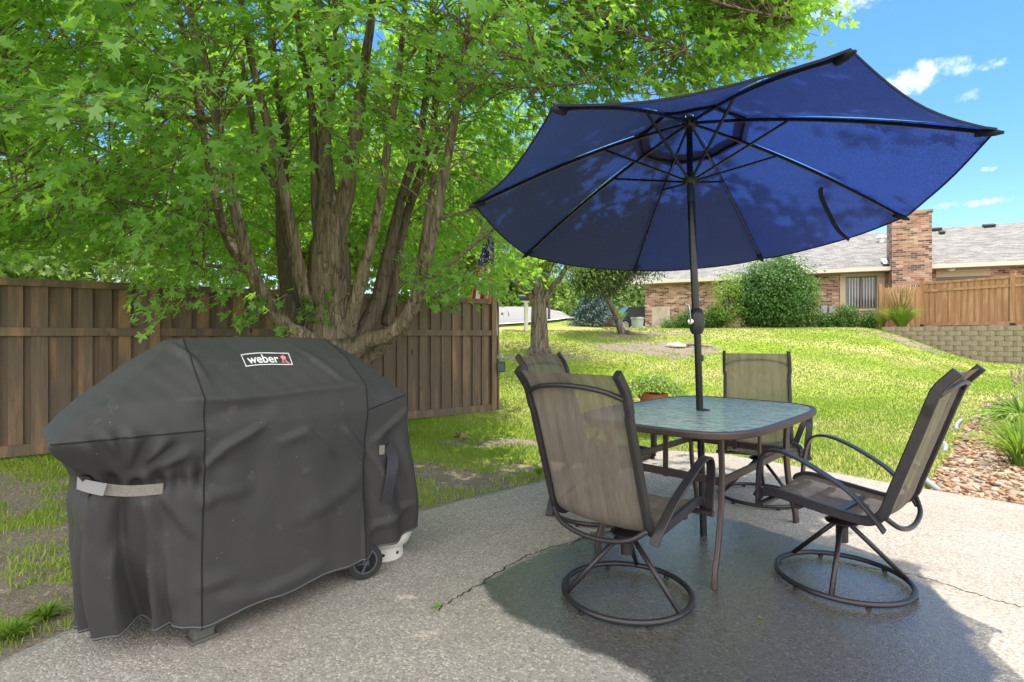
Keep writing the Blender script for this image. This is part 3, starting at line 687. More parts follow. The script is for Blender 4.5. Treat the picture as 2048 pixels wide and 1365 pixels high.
def crease(pts, amp, wd, tap=.12, side=0):
    """a fold in the front cloth along a line; side sharpens one flank"""
    global D
    for (a, b) in zip(pts[:-1], pts[1:]):
        a = np.array(front(*a)); b = np.array(front(*b)); ab = b - a; l = np.linalg.norm(ab); ab /= l; nn = np.array([-ab[1], ab[0]])
        t = (x - a[0]) * ab[0] + (z - a[1]) * ab[1]; d = (x - a[0]) * nn[0] + (z - a[1]) * nn[1]
        e = smooth((t + tap * .5) / tap) * smooth((l - t + tap * .5) / tap)
        ww = np.where(d * side > 0, wd * .3, wd) if side else wd
        D = D + onf * 1.6 * amp * e * np.exp(-(d / ww) ** 2)
crease([(400, 940), (445, 893), (520, 850)], .014, .03, .1, 1)
crease([(404, 1012), (440, 995), (500, 984)], .012, .03, .08, -1)
crease([(404, 925), (470, 935)], -.008, .03)
crease([(560, 880), (610, 860), (665, 905)], .010, .035, .1, 1)
crease([(728, 905), (690, 855)], .014, .025, .08, -1)
crease([(722, 960), (660, 1010), (600, 1040)], .008, .05, .15, 1)
crease([(450, 1200), (520, 1190), (640, 1130)], .010, .05, .15, 1)
crease([(405, 1180), (470, 1160)], .010, .03, .1, -1)
crease([(385, 797), (470, 796), (560, 787), (640, 775), (722, 765)], .006, .02, .06, 1)
crease([(395, 840), (450, 825), (540, 815)], -.006, .03, .1)
crease([(620, 900), (640, 1060)], .006, .06, .2); crease([(520, 870), (505, 1000)], -.007, .06, .2)
for q in [(165, 885), (215, 872), (258, 866), (330, 880), (378, 905), (385, 950)]: crease([(272, 965), q], .011, .02, .08)
for q in [(190, 880), (236, 868), (300, 872), (355, 890)]: crease([(268, 962), q], -.011, .02, .08)
crease([(262, 1010), (255, 1120)], -.018, .02); crease([(300, 1000), (345, 1120), (360, 1220)], .014, .028, .1); crease([(325, 990), (395, 1080)], .012, .02, .1, -1)
crease([(405, 690), (430, 760)], .008, .02, .1, 1); crease([(640, 700), (690, 760)], .008, .02, .1, -1)
crease([(735, 900), (790, 980)], .012, .03, .1, 1); crease([(740, 1060), (820, 1010)], .014, .03, .1, 1); crease([(810, 820), (745, 880)], .01, .03, .1, -1)
D += .0025 * (np.sin(x * 9 + z * 5) * np.cos(z * 8 + x * 3)) + .0014 * np.sin(x * 31 + z * 17) * np.sin(z * 23 - x * 11) + .0008 * np.sin(x * 71 + z * 57)
D *= smooth((1.3 - z) / .25) * .55 + .45
P = P + Nn * D[..., None]
# hem wave
P[:6, :, 2] += (.008 * np.sin(np.arange(NC) * .23) * np.linspace(1, 0, 6)[:, None])
ii = np.arange(NR - 1)[:, None] * NC; jj = np.arange(NC)[None, :]; a = (ii + jj).ravel(); b = (ii + (jj + 1) % NC).ravel()
Fq = np.stack([a, b, b + NC, a + NC], 1)
top = np.arange(NC) + (NR - 1) * NC; VV = np.vstack([P.reshape(-1, 3), [[.35, .37, 1.195]]]); ct = len(VV) - 1
Ft = np.stack([top, np.roll(top, -1), np.full(NC, ct)], 1)
cover = npmesh('cover', VV, [Fq, Ft], M['cover_fabric'], grill, smooth_=True)
cbvh = BVHTree.FromPolygons([tuple(v) for v in VV], [tuple(q) for q in Fq.tolist()] + [tuple(q) for q in Ft.tolist()])
def oncover(px, py, off=.003):
    h = cbvh.ray_cast(CAML, gray(px, py))
    if h[0] is None: return None
    nrm = h[1] if h[1].dot(CAML - h[0]) > 0 else -h[1]
    return h[0] + nrm * off
m_ = Mat('seam_dark', .7, 0, .2, (.018, .018, .02)); M['seam'] = m_.m
for k in (1, 2):
    b = MB(); b.tube([P[r, cpos[k]] + Nn[r, cpos[k]] * .001 for r in range(0, NR)], .0028, 5); b.build('seam_piping', M['seam'], cover, True)
for (k0, k1) in ((0, 1), (2, 3)):
    b = MB(); b.tube([P[3 * SUB, j] + Nn[3 * SUB, j] * .001 for j in range(cpos[k0], cpos[k1] + 1)], .0026, 5); b.build('seam_piping', M['seam'], cover, True)
plain('hem_thread', (.10, .115, .125), .8)
b = MB(); b.tube([P[1, j] + Nn[1, j] * .001 for j in range(NC)], .003, 5, closed=True); b.build('hem_stitching', M['hem_thread'], cover, True)
# straps
def ribbon(name, tops, bots, mat, parent, off=.006, n=8):
    A = crom([Vector((*p, 0)) for p in tops], n); B = crom([Vector((*p, 0)) for p in bots], n); G = []
    for r in range(5):
        row = []
        for p, q in zip(A, B):
            w_ = p.lerp(q, r / 4); h = oncover(w_.x, w_.y, off)
            if h is None: h = row[-1] if row else oncover(w_.x + 12, w_.y, off)
            row.append(h)
        G.append(row)
    return grid_obj(name, G, mat, parent)
def strapbox(name, pts, wd, mat):
    b = MB(); b.tube(crom(pts, 6), 1, flat=(wd, .004, (0, 0, 1))); return b.build(name, mat, cover)
strapbox('strap', [oncover(328, 978, .006), oncover(300, 980, .010), oncover(262, 982, .014), oncover(215, 980, .02), oncover(185, 972, .02)], .040, M['strap_webbing'])
m_ = Mat('strap_lining', .7, 0, .3, (.26, .255, .27)); M['lining'] = m_.m
l0 = oncover(190, 972, .024); t0_ = oncover(206, 976, .03); l0 = l0 + Vector((0, -.015, 0)); strapbox('strap_tab', [t0_, l0, l0 + (l0 - t0_).normalized() * .035 + Vector((0, .012, 0)), l0 + (l0 - t0_).normalized() * .055 + Vector((.0, .05, 0))], .044, M['lining'])
s0 = oncover(762, 900, .006); b = MB(); b.box(s0, (.03, .004, .045), Matrix.Rotation(R(4), 3, 'Y')); b.build('strap_tab', M['strap_webbing'], cover)
tv = lambda a: oncover(*a, .012)
pts = [oncover(770, 893, .012), oncover(779, 912, .02), oncover(776, 950, .018), oncover(772, 1003, .012)]
b = MB(); b.tube(crom(pts, 6), 1, flat=(.062, .004, (1, 0, 0))); m_ = Mat('strap_dark', .8, 0, .2, (.05, .048, .056)); b.build('strap', m_.m, cover)
# logo on the hood
LQ = [Vector(p) for p in ((480.6, 711), (577, 707.5), (585.5, 731), (491.5, 735))]
def lq(u, v):
    wv_ = -3.2 * math.sin(u * math.pi * 1.0) * (1 if v > .5 else .8) * (1.2 - u) * 1.1
    a = LQ[0].lerp(LQ[1], u); b = LQ[3].lerp(LQ[2], u); p = b.lerp(a, v); return p.x, p.y + wv_
def lay(b, off=.0035):
    b.v = [tuple(oncover(*lq(v[0], v[1]), off)) for v in b.v]
b = MB(); t_ = .014; rect = []
for k in range(81):
    s = k / 80 * 4; e = int(s) % 4; q = s - int(s)
    rect.append([(q, 0), (1, q), (1 - q, 1), (0, 1 - q)][e])
vs = []; fs = []
for (u, v) in rect:
    cu, cv = .5, .5; vs.append((u, v, 0)); vs.append((cu + (u - cu) * .965, cv + (v - cv) * .86, 0))
for k in range(80): fs.append((2 * k, 2 * k + 2, 2 * k + 3, 2 * k + 1))
b.add(vs, fs); lay(b); b.build('logo_border', M['thread_white'], cover)
cu = bpy.data.curves.new('lettering', 'FONT'); cu.body = 'weber'; cu.size = 1; cu.offset = .018; cu.resolution_u = 4
to = bpy.data.objects.new('lettering', cu); col.objects.link(to); dg = bpy.context.evaluated_depsgraph_get(); me = bpy.data.meshes.new_from_object(to.evaluated_get(dg))
xs_ = [v.co.x for v in me.vertices]; ys_ = [v.co.y for v in me.vertices]; x0, x1, y0, y1 = min(xs_), max(xs_), min(ys_), max(ys_)
bm = bmesh.new(); bm.from_mesh(me); bmesh.ops.triangulate(bm, faces=bm.faces[:])
b = MB(); b.add([(.085 + (v.co.x - x0) / (x1 - x0) * .655, .17 + (v.co.y - y0) / (y1 - y0) * .66, 0) for v in bm.verts], [[v.index for v in f.verts] for f in bm.faces]); bm.free()
bpy.data.objects.remove(to); lay(b, .004); b.build('logo_lettering', M['thread_white'], cover)
b = MB()
def disc(cx, cy, rx, ry, n=14): b.add([(cx + rx * math.cos(2 * math.pi * k / n), cy + ry * math.sin(2 * math.pi * k / n), 0) for k in range(n)], [tuple(range(n))])
disc(.85, .60, .055, .17); b.add([(.80, .62, 0), (.78, .66, 0), (.80, .70, 0)], [(0, 1, 2)])
b.add([(.84, .82, 0), (.86, .82, 0), (.86, .75, 0), (.84, .75, 0)], [(0, 1, 2, 3)])
b.add([(.825, .48, 0), (.845, .48, 0), (.81, .15, 0), (.79, .15, 0)], [(0, 1, 2, 3)]); b.add([(.86, .48, 0), (.88, .48, 0), (.92, .15, 0), (.90, .15, 0)], [(0, 1, 2, 3)])
b.add([(.80, .26, 0), (.91, .26, 0), (.91, .21, 0), (.80, .21, 0)], [(0, 1, 2, 3)]); disc(.915, .16, .02, .06, 10)
lay(b, .004); b.build('logo_emblem', M['thread_pink'], cover)
# cart pieces showing under the hem
b = MB(); b.box((.03, .10, .055), (.075, .06, .11), None, .008); b.box((.03, .10, .008), (.10, .075, .016), None, .004); plain('cart_grey', (.10, .10, .088), .5); b.build('cart_foot', M['cart_grey'], grill)
wh = bpy.data.objects.new('wheel', None)
b = MB(); wc = (.755, .05, .088); b.lathe([(.05, -.022), (.085, -.022), (.085, .022), (.05, .022), (.05, -.022)], (0, 0, 0), 28, (.35, 1, 0)); b.lathe([(0, -.016), (.05, -.016), (.05, .016), (0, .016)], (0, 0, 0), 20, (.35, 1, 0))
wo = b.build('wheel', M['rubber'], grill, 'auto'); wo.location = wc
b = MB(); b.lathe([(.0, -.026), (.018, -.026), (.02, -.018), (.05, -.019), (.054, -.023), (.06, -.023), (.06, -.017), (0, -.012)], (0, 0, 0), 24, (.35, 1, 0))
for k in range(6):
    a_ = k * math.pi / 3; u_ = Vector((math.cos(a_), 0, math.sin(a_))); b.tube([u_ * .015 + Vector((0, -.022, 0)), u_ * .055 + Vector((0, -.022, 0))], .006, 5)
plain('wheel_rim', (.06, .075, .09), .4); b.build('rim', M['wheel_rim'], wo, 'auto')
b = MB(); b.box((.36, .36, .13), (.62, .4, .04), None, .01); b.build('bottom_shelf', M['black_metal'], grill)
bpy.data.objects.remove(wh)
# gas tank hanging at the right end
tk = GM @ Vector((.995, .21, 0)); tank = empty('gas_tank', tk, 0, 'white gas tank peeking out below the black grill cover beside the wheel', 'gas tank')
b = MB(); b.lathe([(0, .06), (.09, .06), (.135, .08), (.152, .12), (.155, .17), (.155, .28), (.13, .34), (.07, .37), (0, .38)], n=36); b.build('cylinder', M['tank_white'], tank, True)
b = MB(); b.lathe([(.098, 0), (.103, 0), (.103, .075), (.098, .075), (.098, 0)], n=36); b.build('foot_ring', M['tank_white'], tank, 'auto')
b = MB()
for k in range(8):
    a_ = k * math.pi / 4 + .2; d_ = Vector((math.cos(a_), math.sin(a_), 0)); b = MB(); b.lathe([(0, 0), (.009, 0), (.009, .002), (0, .002)], d_ * .1028 + Vector((0, 0, .035)), 10, d_); b.build('vent_hole', M['black_plastic'], tank)

# ---------------------------------------------------------------- table
TC = Vector((1.15, 3.225, 0)); TA = math.atan2(.72, .69)
table = empty('patio_table', TC, TA, 'brown metal patio table with a rippled green glass top and an umbrella through it', 'table')
TH = .752
def sup(hx, hy, n=4.2, K=96):
    o = []
    for k in range(K):
        a_ = 2 * math.pi * k / K; c, s = math.cos(a_), math.sin(a_)
        r_ = (abs(c / hx) ** n + abs(s / hy) ** n) ** (-1 / n); o.append((r_ * c, r_ * s))
    return o
ol = sup(.755, .50)
b = MB(); prof = [(-.012, 0), (-.012, -.008), (.0, -.034), (-.022, -.034), (-.03, -.006), (-.018, .003)]
prof = [(0, .0), (.004, -.006), (.002, -.030), (-.004, -.034), (-.026, -.034), (-.028, -.004), (-.022, .002)]
vs = []; K = len(ol)
for k in range(K):
    p = Vector(ol[k]); t = (Vector(ol[(k + 1) % K]) - Vector(ol[k - 1])).normalized(); nn = Vector((t.y, -t.x))
    for (r_, z_) in prof: q = p + nn * r_; vs.append((q.x, q.y, TH + z_))
m = len(prof); b.add(vs, [(k * m + i, ((k + 1) % K) * m + i, ((k + 1) % K) * m + (i + 1) % m, k * m + (i + 1) % m) for k in range(K) for i in range(m)])
b.build('rim', M['table_metal'], table, 'auto')
ig = sup(.733, .478)
b = MB(); nh = 24
# glass as a ring around the pole hole
def ring_plate(b, outer, rin, z0, z1):
    K = len(outer); inn = [(rin * math.cos(2 * math.pi * k / K), rin * math.sin(2 * math.pi * k / K)) for k in range(K)]
    vs = [(x, y, z1) for x, y in outer] + [(x, y, z1) for x, y in inn] + [(x, y, z0) for x, y in outer] + [(x, y, z0) for x, y in inn]; fs = []
    for k in range(K):
        j = (k + 1) % K; fs += [(k, j, K + j, K + k), (2 * K + j, 2 * K + k, 3 * K + k, 3 * K + j), (K + k, K + j, 3 * K + j, 3 * K + k)]
    b.add(vs, fs)
ring_plate(b, ig, .026, TH - .008, TH - .002); b.build('glass_top', M['rippled_glass'], table)
b = MB(); b.lathe([(.024, -.012), (.036, -.012), (.036, .003), (.024, .003), (.024, -.012)], (0, 0, TH), 24); b.build('hole_ring', M['black_plastic'], table, 'auto')
for sx in (-1, 1):
    for sy in (-1, 1):
        b = MB(); pr = [(.505, .725), (.495, .62), (.485, .5), (.50, .36), (.545, .2), (.60, .08), (.615, 0)]
        pts = crom([(sx * r_ * 1.01, sy * (.315 + (r_ - .5) * .15), z_) for r_, z_ in pr], 5)
        b.tube(pts, 1, flat=(.022, .045, (-sy * .2 * sx, 1, 0))); b.build('leg', M['table_metal'], table, 'auto')
b = MB(); zr = .475; cx, cy = .49, .31
for (p, q) in (((-cx, -cy), (cx, -cy)), ((cx, -cy), (cx, cy)), ((cx, cy), (-cx, cy)), ((-cx, cy), (-cx, -cy))):
    b.tube([(*p, zr), (*q, zr)], 1, flat=(.04, .018, (0, 0, 1)))
b.build('stretcher_frame', M['table_metal'], table, 'auto')
for (p) in ((0, -cy - .012), (0, cy + .012), (-cx + .02, 0), (cx - .02, 0)):
    b = MB(); b.tube([(*p, zr - .03), (*p, TH - .03)], 1, flat=(.028, .012, (1, 0, 0) if p[0] == 0 else (0, 1, 0))); b.build('upright', M['table_metal'], table, 'auto')

# ---------------------------------------------------------------- chairs
def make_chair():
    c = empty('swivel_chair', (0, 0, 0)); mt = M['chair_metal']
    prof = [(.305, .385), (.29, .41), (.22, .425), (.05, .405), (-.11, .388), (-.185, .392), (-.235, .435), (-.265, .52), (-.335, .73), (-.40, .925), (-.425, .985), (-.485, 1.055)]
    pc = crom([(0, y, z) for y, z in prof], 7)
    for s in (-1, 1):
        b = MB(); b.tube([(s * (.235 + (.006 if p.z > .9 else 0)), p.y, p.z) for p in pc], 1, flat=(.026, .042, (1, 0, 0))); b.build('side_rail', mt, c, 'auto')
        ar = [(-.245, .365), (-.20, .43), (-.12, .515), (0, .585), (.11, .632), (.19, .645), (.245, .625), (.272, .565), (.283, .47), (.288, .36)]
        xx = [.262, .275, .29, .298, .298, .295, .29, .285, .275, .268]
        b = MB(); b.tube(crom([(s * xx[i], y, z) for i, (y, z) in enumerate(ar)], 6), 1, flat=(.040, .012, (1, 0, 0))); b.build('armrest', mt, c, 'auto')
    G = []; uv = []; L_ = 0; prev = None; sel = [p for p in pc if True][2:-1]; K = 14
    for p in sel:
        if prev is not None: L_ += (p - prev).length
        prev = p; row = []
        for k in range(K + 1):
            u = k / K * 2 - 1; x_ = u * .226; sag = (1 - u * u)
            if p.y > -.15 and p.z < .5: q = Vector((x_, p.y, p.z + .004 - .022 * sag))
            else: q = Vector((x_, p.y - .016 * sag * smooth((1.04 - p.z) / .3), p.z + (0 if p.z > .5 else -.012 * sag)))
            row.append(q)
        G.append(row); uv.append(L_)
    grid_obj('sling', G, M['sling_fabric'], c, lambda i, j: (G[i][j].x, uv[i]))
    b = MB(); b.tube(crom([(-.235, -.425, .955), (-.15, -.452, .985), (0, -.462, .998), (.15, -.452, .985), (.235, -.425, .955)], 6), .0105, 10); b.build('crossbar', mt, c, True)
    b = MB(); b.tube(crom([(-.235, -.245, .415), (-.17, -.275, .37), (-.06, -.285, .345), (.06, -.285, .345), (.17, -.275, .37), (.235, -.245, .415)], 6), .011, 10); b.build('crossbar', mt, c, True)
    b = MB(); b.tube([(-.30, .262, .372), (.30, .262, .372)], 1, flat=(.03, .02, (0, 1, 0))); b.build('crossbar', mt, c, 'auto')
    b = MB(); b.box((0, .03, .362), (.20, .24, .016), None, .003); b.box((0, -.04, .378), (.47, .03, .018), None, .003); b.box((0, .12, .378), (.47, .03, .018), None, .003)
    b.box((-.07, .03, .345), (.025, .2, .02)); b.box((.07, .03, .345), (.025, .2, .02)); b.build('seat_bracket', mt, c)
    b = MB(); b.lathe([(.0, .19), (.027, .19), (.027, .265), (.035, .272), (.072, .286), (.074, .293), (.05, .305), (.034, .312), (.031, .318), (.031, .352), (0, .352)], n=28)
    base = b.build('swivel_base', mt, c, 'auto')
    b = MB(); b.tube([(.288 * math.cos(2 * math.pi * k / 56), .288 * math.sin(2 * math.pi * k / 56), .022) for k in range(56)], .0128, 10, closed=True)
    b.build('base_ring', mt, base, True)
    for k in range(3):
        a_ = k * 2 * math.pi / 3; d = Vector((math.cos(a_), math.sin(a_), 0))
        b = MB(); b.tube([d * .028 + Vector((0, 0, .282)), d * .286 + Vector((0, 0, .028))], .0115, 10); b.build('spoke', mt, base, True)
    b = MB()
    for k in range(6):
        a_ = k * math.pi / 3 + .5; d = Vector((math.cos(a_), math.sin(a_), 0)) * .288; b = MB(); b.lathe([(0, 0), (.012, 0), (.012, .012), (0, .012)], d, 10); b.build('floor_glide', M['black_plastic'], base, 'auto')
    return c
ch = make_chair()
CH = [((.53, 2.485), (.67, .74), 188, 'swivel chair in the foreground seen from behind, nearest the grill', 0),
      ((1.615, 2.63), (-.65, .76), -10, 'swivel chair seen side on at the right, its back nearest the rock bed', 1),
      ((1.83, 3.97), (-.36, -.93), 60, 'swivel chair behind the table facing the camera, lawn showing through its back', 2),
      ((.56, 3.62), (.76, -.65), 30, 'swivel chair mostly hidden behind the foreground chair, only its back top and ring showing', 3)]
chairs = []
for i, (c_, d_, sp, lab, _) in enumerate(CH): chairs.append(ch if i == 0 else copy_tree(ch))
for o, (c_, d_, sp, lab, _) in zip(chairs, CH):
    rz = math.atan2(d_[1], d_[0]) - math.pi / 2; o.location = (*c_, .002); o.rotation_euler = (0, 0, rz); tag(o, lab, 'chair', 'swivel chairs around the patio table')
    for k in children(o):
        if k.name.startswith('swivel_base'): k.rotation_euler = (0, 0, R(sp) - rz)

# ---------------------------------------------------------------- umbrella
UB = Vector((1.15, 3.225, 0)); HUB = Vector((1.058, 3.2, 2.468))
umb = empty('patio_umbrella', UB, 0, 'large navy blue tilted patio umbrella standing through the glass table', 'umbrella')
TIPpx = [(1702, 107), (1995, 265), (1812, 437), (1524, 520), (1270, 543), (1050, 512), (945, 412), (1108, 218)]
TIP3 = [(1.138, 1.822, 2.146), (2.036, 2.255, 2.065), (2.359, 3.188, 1.903), (1.918, 4.073, 1.755), (.972, 4.392, 1.707), (.074, 3.959, 1.788), (-.249, 3.027, 1.949), (.192, 2.142, 2.098)]
TIPS = [at(*p, Y=q[1]) for p, q in zip(TIPpx, TIP3)]
AX = (HUB - sum(TIPS, Vector()) / 8).normalized()
def rib(k, s): return HUB.lerp(TIPS[k % 8], s) + AX * (.055 * 4 * s * (1 - s) * .8)
def fab(k, s, t, lift=0.0):
    s2 = s * (1 - .016 * 4 * t * (1 - t) * s); p = rib(k, s2).lerp(rib(k + 1, s2), t)
    return p + AX * (.012 + lift + .003 * math.sin(t * 9 + s * 7 + k)) - Vector((0, 0, .052 * 4 * t * (1 - t) * s ** 1.6))
def U(p): return Vector(p) - UB
def canopy(name, s0, s1, lift, ns=22, ntt=10):
    vs = []; fs = []
    for k in range(8):
        for j in range(ntt + 1):
            for i in range(ns + 1): vs.append(U(fab(k, s0 + (s1 - s0) * i / ns, j / ntt, lift)))
    C = ns + 1
    for k in range(8):
        for j in range(ntt):
            c = k * (ntt + 1) + j
            for i in range(ns): fs.append((c * C + i, (c + 1) * C + i, (c + 1) * C + i + 1, c * C + i + 1))
    b = MB(); b.add(vs, fs); return b.build(name, M['canopy_fabric'], umb, True)
canopy('canopy', .20, 1.0, 0); canopy('vent_cap', .02, .27, .035, 6)
m_ = Mat('canopy_hem', .8, 0, .2, (.016, .017, .026)); M['hem'] = m_.m
b = MB(); b.tube([U(fab(k, 1.0, t / 12)) for k in range(8) for t in range(12)], 1, flat=(.011, .004, AX), closed=True); b.build('canopy_hem', M['hem'], umb)
b = MB(); b.tube([U(fab(k, .24, t / 8) - AX * .004) for k in range(8) for t in range(8)], 1, flat=(.03, .005, AX), closed=True); b.build('vent_hem', M['hem'], umb)
RUN = at(1380, 362, Y=3.2)
for k in range(8):
    b = MB(); b.tube([U(rib(k, s / 14) - AX * .007) for s in range(15)], 1, flat=(.016, .012, AX))
    b.tint = 0; rb = b.build('rib', M['black_metal'], umb, 'auto')
    b = MB(); b.tube([U(rib(k, .16 + s / 14 * .82) - AX * .0165) for s in range(15)], 1, flat=(.004, .006, AX)); b.build('rib_edge', M['gold_rib'], rb)
    b = MB(); e = rib(k, .40) - AX * .016; d = (e - RUN); d0 = d - AX * d.dot(AX); b.tube([U(RUN + d0.normalized() * .03), U(e)], 1, flat=(.011, .015, (0, 0, 1))); b.build('strut', M['black_metal'], rb, 'auto')
    tp = TIPS[k]; dr_ = (tp - HUB).normalized(); b = MB(); b.tube([U(tp - dr_ * .075 - AX * .008), U(tp - dr_ * .01 - AX * .002), U(tp + dr_ * .022)], [.017, .015, .006], 8); b.build('rib_tip', M['hem'], rb, True)
PJ = at(1392, 640, Y=3.21); PT = at(1382, 402, Y=3.2)
b = MB(); b.tube([U((1.15, 3.225, .0)), U(PJ.lerp(UB + Vector((0, 0, TH)), .2)), U(PJ)], .0205, 16); b.lathe([(0.0205, -.003), (.024, 0), (.024, .03), (.0205, .034)], U(at(1399, 722, Y=3.22)), 16); b.build('lower_pole', M['black_metal'], umb, 'auto')
b = MB(); b.tube([U(PJ), U(PT)], .0215, 16); b.build('upper_pole', M['black_metal'], umb, 'auto')
b = MB(); b.tube([U(PT - Vector((0, 0, .005))), U(PT + Vector((0, 0, .04))), U(RUN - Vector((0, 0, .02)))], [.0225, .0225, .019], 16); m_ = Mat('tilt_joint', .35, .2, .5, (.02, .035, .07)); b.build('tilt_joint', m_.m, umb, 'auto')
b = MB(); b.tube([U(RUN), U(HUB + AX * .03)], .018, 14); b.build('top_pole', M['black_metal'], umb, 'auto')
b = MB(); b.lathe([(.019, -.025), (.034, -.02), (.042, 0), (.042, .016), (.026, .024), (.02, .05), (.019, .05)], U(RUN), 20); b.build('runner', M['black_plastic'], umb, 'auto')
b = MB(); b.lathe([(0, -.035), (.03, -.035), (.045, -.01), (.045, .012), (.02, .03), (.012, .08), (0, .085)], U(HUB), 20, AX); b.build('hub', M['black_plastic'], umb, 'auto')
pd = (PT - PJ).normalized()
b = MB(); b.lathe([(.0, -.085), (.03, -.083), (.040, -.06), (.044, -.03), (.044, .03), (.038, .055), (.027, .066), (.023, .07)], U(PJ) + Vector((.003, 0, -.002)), 24, pd); crk = b.build('crank_housing', M['black_plastic'], umb, 'auto')
b = MB(); hp = U(PJ) + Vector((-.038, -.03, -.012)); b.lathe([(0, -.012), (.018, -.012), (.02, .0), (.016, .012), (0, .014)], hp, 16, (-.6, -.8, 0))
b.tube([hp + Vector((-.008, -.01, 0)), hp + Vector((-.014, -.012, .05)), hp + Vector((-.022, -.012, .10))], 1, flat=(.012, .006, (1, -1, 0))); b.tube([hp + Vector((-.022, -.012, .1)), hp + Vector((-.05, -.03, .107))], .006, 8); b.build('crank_handle', M['chrome'], crk, 'auto')
b = MB(); st = [(1638, 368), (1643, 395), (1656, 425), (1676, 455), (1697, 475)]
def on_panel(px, py):
    best = None
    for k in (1, 2, 3):
        for i in range(41):
            for j in range(41):
                p = fab(k, i / 40, j / 40); q = (1024 + 1075 * p.x / p.y, 671 - 1075 * (p.z - HC) / p.y); d = (q[0] - px) ** 2 + (q[1] - py) ** 2
                if best is None or d < best[0]: best = (d, p)
    return best[1] - AX * .014
b.tube(crom([U(on_panel(*p)) for p in st], 5), 1, flat=(.028, .003, (1, .3, 0))); b.build('tie_strap', M['hem'], umb)

# ---------------------------------------------------------------- long dark fence
FA = Vector((-5.04, 5.29)); FB = Vector((-.31, 8.54)); FD = (FB - FA).normalized(); FR = math.atan2(FD.y, FD.x)
fence = empty('wooden_fence', (FA.x, FA.y, 0), FR, 'weathered dark brown board fence behind the maple tree and the grill', 'fence')
FL_ = (FB - FA).length
def board_panel(x0, x1, z0, z1, rail_z, parent, mat, bw=.118, gap=.058, y=0, flip=False):
    b = MB(); x = x0; i = 0
    while x < x1 - .01:
        w_ = min(random.uniform(.9, 1.12) * bw, x1 - x); g_ = random.uniform(.85, 1.2) * gap; b.tint = random.random() * .75 + .25
        b.box((x + w_ / 2, y - .012 + random.uniform(-.002, .002), (z0 + z1) / 2), (w_, .018, z1 - z0 - .002), None)
        b.tint = random.random() * .4 + .1  # recessed boards toned darker, shade of the gaps put into the colour
        b.box((x + w_ + g_ / 2, y + .010, (z0 + z1) / 2), (g_ + .03, .018, z1 - z0 - .006)); x += w_ + g_
    b.build('board_panel', mat, parent)
    for (zz, hh, dd, yy, nm) in ((z1 - .035, .075, .03, y - .036, 'top_rail'), (rail_z, .085, .03, y - .036, 'middle_rail'), (z0 + .055, .11, .03, y - .036, 'bottom_rail')):
        b = MB(); b.tint = .4 + random.random() * .3; b.box(((x0 + x1) / 2, yy, zz), (x1 - x0, dd, hh), None, .003); b.build(nm, mat, parent)
ps = [-2.4 + .0, FL_ * .2217, FL_ * .611, FL_]
ps[0] = FL_ * .2217 - 2.35
edges = [ps[0] - 2.3] + ps
for i in range(4):
    board_panel(edges[i] + .05, edges[i + 1] - .05, .0, 1.765, 1.235, fence, M['fence_wood'])
for i, x_ in enumerate(ps):
    b = MB(); b.tint = .5; b.box((x_, -.01, .86), (.10 if i < 3 else .09, .10, 1.95), None, .004); b.build('post', M['fence_wood'], fence)
    if i < 3:
        b = MB(); b.tint = .2; b.box((x_, -.01, 1.85), (.135, .135, .025), None, .004); b.box((x_, -.01, 1.872), (.10, .10, .02), None, .006); b.build('post_cap', M['fence_wood'], fence)
def fw(x, y, z): c, s = math.cos(FR), math.sin(FR); return Vector((FA.x + x * c - y * s, FA.y + x * s + y * c, z))
pe = FL_ + .085
pip = tag(empty('conduit_pipe', fw(pe, -.03, -.05)), 'thin brown conduit pipe running up the end post of the dark fence', 'pipe')
b = MB(); b.tube([(0, 0, 0), (0, 0, 1.15)], .022, 10); b.tube([(0, 0, 1.15), (0, 0, 1.78)], .018, 10); b.tube([(0, 0, .6), (0, 0, .64)], .026, 10); b.build('pipe', M['downspout'], pip, 'auto')
b = MB(); b.tube([(0, 0, 1.22), (0, 0, 1.92)], .013, 8); b.build('flag_bracket', M['galvanised'], pip, 'auto')
b = MB(); b.lathe([(0, -.012), (.045, -.012), (.048, 0), (.042, .006), (0, .008)], fw(pe, -.085, .855), 24, (-.2, -1, 0)); d_ = tag(b.build('round_gauge', M['galvanised'], None, 'auto'), 'small round metal gauge fixed to the fence end post above the black box', 'gauge')
b = MB()
for k in range(6):
    a_ = k * math.pi / 3; c_ = fw(pe, -.096, .855) + Vector((math.cos(a_) * .026, 0, math.sin(a_) * .026)); b = MB(); b.lathe([(0, 0), (.008, 0), (.008, .003), (0, .003)], c_, 8, (-.2, -1, 0)); b.build('hole', M['black_plastic'], d_)
ob = tag(empty('outlet_box', fw(pe + .02, -.09, .70)), 'black weatherproof outlet box hanging on the fence end post', 'outlet box')
b = MB(); b.box((0, 0, 0), (.125, .07, .165), Matrix.Rotation(R(10), 3, 'Z'), .012); b.build('housing', M['black_plastic'], ob)
b = MB(); b.box((0, -.038, -.005), (.10, .008, .13), Matrix.Rotation(R(10), 3, 'Z'), .003); plain('box_lid', (.05, .065, .08), .4); b.build('lid', M['box_lid'], ob)
b = MB(); rng2 = random.Random(3)
bmx = bmesh.new(); bmesh.ops.create_icosphere(bmx, subdivisions=2, radius=1)
b.add([(v.co.x * .15 * (1 + .2 * math.sin(v.co.y * 7)), v.co.y * .11 * (1 + .15 * math.sin(v.co.x * 5)), v.co.z * .035) for v in bmx.verts], [[v.index for v in f.verts] for f in bmx.faces]); bmx.free()
o = b.build('stone', M['stone_cap'], None); o.location = fw(pe, -.05, -.02); tag(o, 'flat pale stone at the foot of the fence end post', 'stone')
